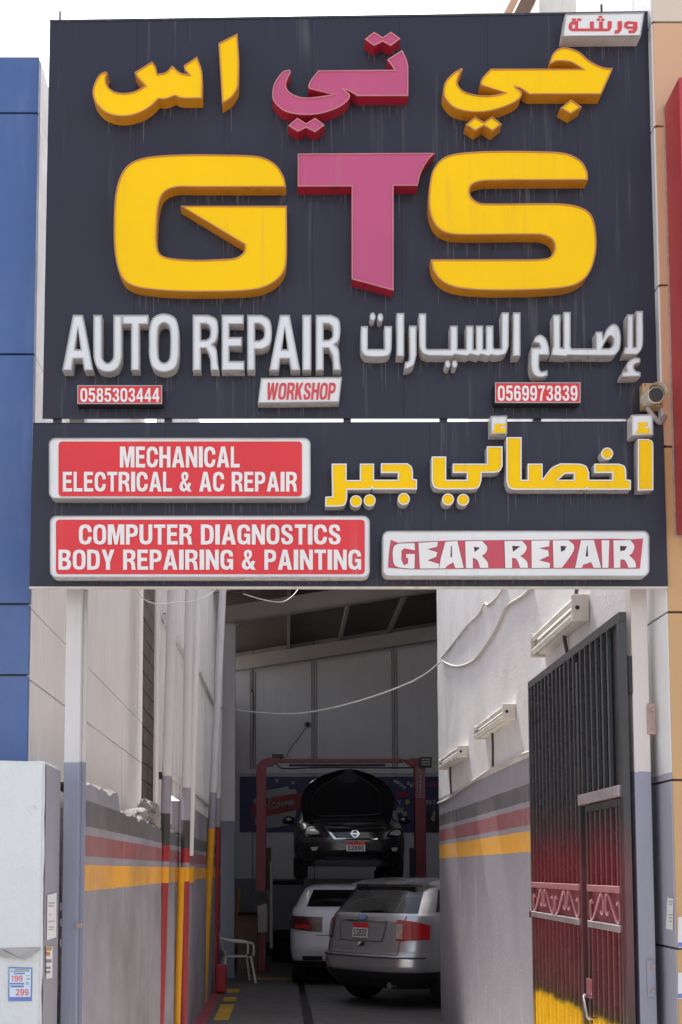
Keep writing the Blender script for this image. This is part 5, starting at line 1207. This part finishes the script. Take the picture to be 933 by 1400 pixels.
# ---- black sedan on the lift, bonnet open
LZ = 1.66
bs = Car([(.20, .78, .25, 4.60, .3, .45, .10), (.30, .88, .10, 4.76, .3, .50, .14), (.45, .915, .02, 4.84, .3, .55, .16), (.62, .915, .0, 4.84, .3, .58, .17), (.78, .905, .03, 4.74, .3, .62, .17), (.88, .90, .08, 4.55, .3, .65, .15), (.93, .88, .12, 4.42, .3, .6, .12)])
bc = Car([(.90, .87, .3, 3.55, .3, .4, .06), (1.15, .78, .75, 3.05, .3, .4, .05), (1.38, .66, 1.3, 2.45, .28, .4, .04), (1.45, .55, 1.6, 2.15, .25, .35, .02)])
fxw, fyw = P(480.5, 1150, 21.1).x, 21.1
LC = thing('lifted_car', (fxw, fyw + 2.4, LZ), 'black sedan with open bonnet raised on the red lift', 'car')
B = Built(LC, fxw, fyw + 4.84, LZ, math.pi)
bo = B.add('body', bs.body(4), 'carblack'); B.add('cabin', bc.body(3), 'carblack', bo)
B.add('windscreen', bc.both(Car.NR + Car.NC + Car.NS + 2, 2 * Car.NR + 2 * Car.NC + Car.NS, .95, 1.36, .005), 'glass')
for lf in (False, True): B.add('side_window', bc.patch(Car.NR + Car.NC, Car.NR + Car.NC + 13, .95, 1.35, .005, 5, lf), 'glass')
def fpx(pts):       # pixel -> local (x,z) on the car's nose
    o = []
    for x, y in pts:
        w = P(380 + x / kA, 1030 + y / kA, fyw + .12); o.append((-(w.x - fxw), w.z - LZ))
    return [o]
for pts in ([(135, 447), (142, 412), (165, 392), (205, 402), (238, 432), (245, 452), (190, 456)], [(598, 455), (610, 430), (650, 408), (690, 405), (700, 440), (670, 458)]):
    h = B.add('headlight', bs.decal(fpx(pts), True, .012), 'glass', smooth=False)
    cx_ = sum(p[0] for p in pts) / len(pts); cy_ = sum(p[1] for p in pts) / len(pts)
    B.add('reflector', bs.decal(fpx([(cx_ + (p[0] - cx_) * .72, cy_ + (p[1] - cy_) * .62) for p in pts]), True, .02), 'lensclear', h, smooth=False)
gr = B.add('grille', bs.decal(fpx([(250, 400), (425, 412), (600, 405), (545, 470), (310, 470)]), True, .012), 'plastic', smooth=False)
B.add('chrome_trim', bs.decal(fpx([(243, 393), (262, 398), (318, 466), (545, 466), (545, 473), (308, 473)]), True, .02), 'chrome', gr, smooth=False)
B.add('grille_top_trim', bs.decal(fpx([(262, 397), (425, 408), (600, 402), (600, 409), (425, 416), (262, 405)]), True, .02), 'rim', gr, smooth=False)
e = [(422 + 22 * math.cos(i * .314), 441 + 22 * math.sin(i * .314)) for i in range(20)]; e2 = [(422 + 15 * math.cos(i * .314), 441 + 15 * math.sin(i * .314)) for i in range(20)]
B.add('badge_ring', bs.decal(fpx(e) + fpx(e2), True, .03), 'chrome', gr, smooth=False); B.add('badge_bar', bs.decal(fpx([(396, 437), (448, 437), (448, 446), (396, 446)]), True, .033), 'chrome', gr, smooth=False)
for pts in ([(178, 514), (222, 512), (212, 532), (188, 534)], [(622, 518), (662, 514), (655, 536), (630, 538)]): B.add('fog_light', bs.decal(fpx(pts), True, .012), 'lensclear', smooth=False)
B.add('lower_intake', bs.decal(fpx([(250, 560), (600, 562), (580, 592), (270, 590)]), True, .008), 'plastic', smooth=False)
pc = fpx([(425, 512)])[0][0]; B.plate(bs, pc[0], pc[1], .30, .15, '52890', True, .03)
# engine bay and raised bonnet
B.add('engine_bay', ([(-.72, 3.55, .935), (.72, 3.55, .935), (.66, 4.30, .935), (-.66, 4.30, .935)], [(0, 1, 2, 3)]), 'plastic', smooth=False)
hv, hf = [], []
nn = 14
def bonnet(u, v, t):
    # u across -1..1, v 0 hinge .. 1 leading edge
    hw_ = .74 + .06 * v / .35 if v < .35 else .80 * max(0.06, 1 - ((v - .35) / .655) ** 2.3) ** .5
    x = u * hw_; l = .95 * v; a = math.radians(62); by = 3.50; bz = .95
    bow = .07 * (1 - u * u) * (1 if t else 1)
    return (x, by + l * math.cos(a) - (bow + t * .03) * math.sin(a), bz + l * math.sin(a) + (bow + t * .03) * math.cos(a))
for t in (0, 1):
    for j in range(nn + 1):
        for i in range(nn + 1): hv.append(bonnet(-1 + 2 * i / nn, j / nn, t))
m_ = (nn + 1) ** 2
for j in range(nn):
    for i in range(nn):
        q = (j * (nn + 1) + i, j * (nn + 1) + i + 1, (j + 1) * (nn + 1) + i + 1, (j + 1) * (nn + 1) + i)
        hf.append(q); hf.append(tuple(k + m_ for k in q[::-1]))
for j in range(nn):
    for i in (0, nn):
        a, b = j * (nn + 1) + i, (j + 1) * (nn + 1) + i; hf.append((a, b, b + m_, a + m_))
for i in range(nn):
    for j in (0, nn):
        a = j * (nn + 1) + i; hf.append((a, a + 1, a + 1 + m_, a + m_))
B.add('bonnet', (hv, hf), 'carblack')
rb = [bonnet(u * .72, v, 0) for u, v in ((-1, .15), (-1, .55), (-.55, .84), (0, .90), (.55, .84), (1, .55), (1, .15), (0, .1), (-1, .15))]
B.add('bonnet_rib', tubegeo(smoothpath(rb, 5), .012, 6), 'plastic')
for q in (-1, 1):
    mv, mf = lathe([(0, -.10), (.05, -.09), (.085, -.03), (.09, .03), (.06, .09), (0, .10)], 14)
    B.add('mirror', ([(q * 1.0 + v[0] * 1.1, 3.25 + v[1] * .8, 1.0 + v[2] * .85) for v in mv], mf), 'carblack')
    B.add('mirror_stalk', tubegeo([(q * .86, 3.25, .93), (q * .95, 3.25, .97)], .03, 6), 'plastic')
B.wheels(.33, .90, .95, 3.85)
# ================================================================== plastic chair
ch = PG(324, 1345); chx, chy = ch.x - .02, ch.y + .2
PC = thing('plastic_chair', (chx, chy, 0), 'white plastic armchair standing by the hall column', 'chair')
r = math.radians(-78)
def cp(x, y, z): return (chx + x * math.cos(r) - y * math.sin(r), chy + x * math.sin(r) + y * math.cos(r), z)
def chain(name, pts, rad, par=PC): return tube(name, smoothpath([cp(*p) for p in pts], 5), rad, 'chair', par, 6)
V = []
for j in range(7):
    for i in range(7):
        u, v = -1 + i / 3, -1 + j / 3; V.append(cp(u * .22, v * .21, .43 - .025 * (1 - u * u) * (1 - v * v) - (.02 if j == 6 else 0)))
n = 7; Fc = [(j * n + i, j * n + i + 1, (j + 1) * n + i + 1, (j + 1) * n + i) for j in range(6) for i in range(6)]
s_ = ob('seat', V, Fc, 'chair', PC, smooth=True); md = s_.modifiers.new('thickness', 'SOLIDIFY'); md.thickness = .012
for sx_ in (-1, 1):
    for y, y2 in ((.20, .27), (-.20, -.28)):
        chain('leg', [(sx_ * .21, y, .43), (sx_ * .24, (y + y2) / 2, .22), (sx_ * .265, y2, .012)], .020)
    chain('arm', [(sx_ * .25, -.24, .70), (sx_ * .27, -.05, .665), (sx_ * .27, .17, .645), (sx_ * .265, .235, .60), (sx_ * .25, .235, .44)], .019)
V = []
for j in range(6):
    for i in range(7):
        u, v = -1 + i / 3, j / 5; V.append(cp(u * (.22 - .03 * v * v), -.20 - .11 * v - .03 * (1 - u * u), .44 + .40 * v - .03 * u * u * v))
Fc = [(j * n + i, j * n + i + 1, (j + 1) * n + i + 1, (j + 1) * n + i) for j in range(5) for i in range(6) if not (i in (1, 3, 5) and 0 < j < 4) or j == 0]
s_ = ob('backrest', V, Fc, 'chair', PC, smooth=True); md = s_.modifiers.new('thickness', 'SOLIDIFY'); md.thickness = .012
# ================================================================== clutter by the lift
CT = thing('cardboard_box', (-.75, 23.0, 0), 'tall brown cardboard carton between the column and the lift', 'box')
c0, c1 = P(325, 1252, 22.9), P(352, 1302, 22.9)
box('carton_body', c0.x, c1.x, 22.9, 23.35, FZ, c0.z, 'carton', CT, .008)
ob('carton_flap', [(c0.x, 22.9, c0.z + .002), (c1.x, 22.9, c0.z + .002), (c1.x - .02, 22.74, c0.z + .06), (c0.x + .02, 22.74, c0.z + .06)], [(0, 1, 2, 3)], 'carton', CT)
BRM = thing('broom', (P(326, 1200, 26).x, 26.0, 0), 'yellow-handled broom leaning in the dark hall corner', 'broom')
a = P(328, 1215, 26.0); tube('handle', [a, (a.x - .1, 25.9, .12)], .02, 'pipeY', BRM, 6); box('brush_head', a.x - .28, a.x + .08, 25.86, 25.95, .01, .12, 'carton', BRM, .01)
TS = None
V, Fc = lathe([(.20, -.1), (.29, -.1), (.32, -.06), (.32, .06), (.29, .1), (.20, .1), (.20, -.1)], 24)
for i in range(3):
    tag(ob('spare_tyre', [(.05 + (i % 2) * .03 + v[1], 26.3 + v[2], .105 + .205 * i + v[0]) for v in V], Fc, 'tyre', None, smooth=True), ('bottom', 'middle', 'top')[i] + ' black tyre of the stack behind the lift column', 'tyre', 'stacked tyres')
#END
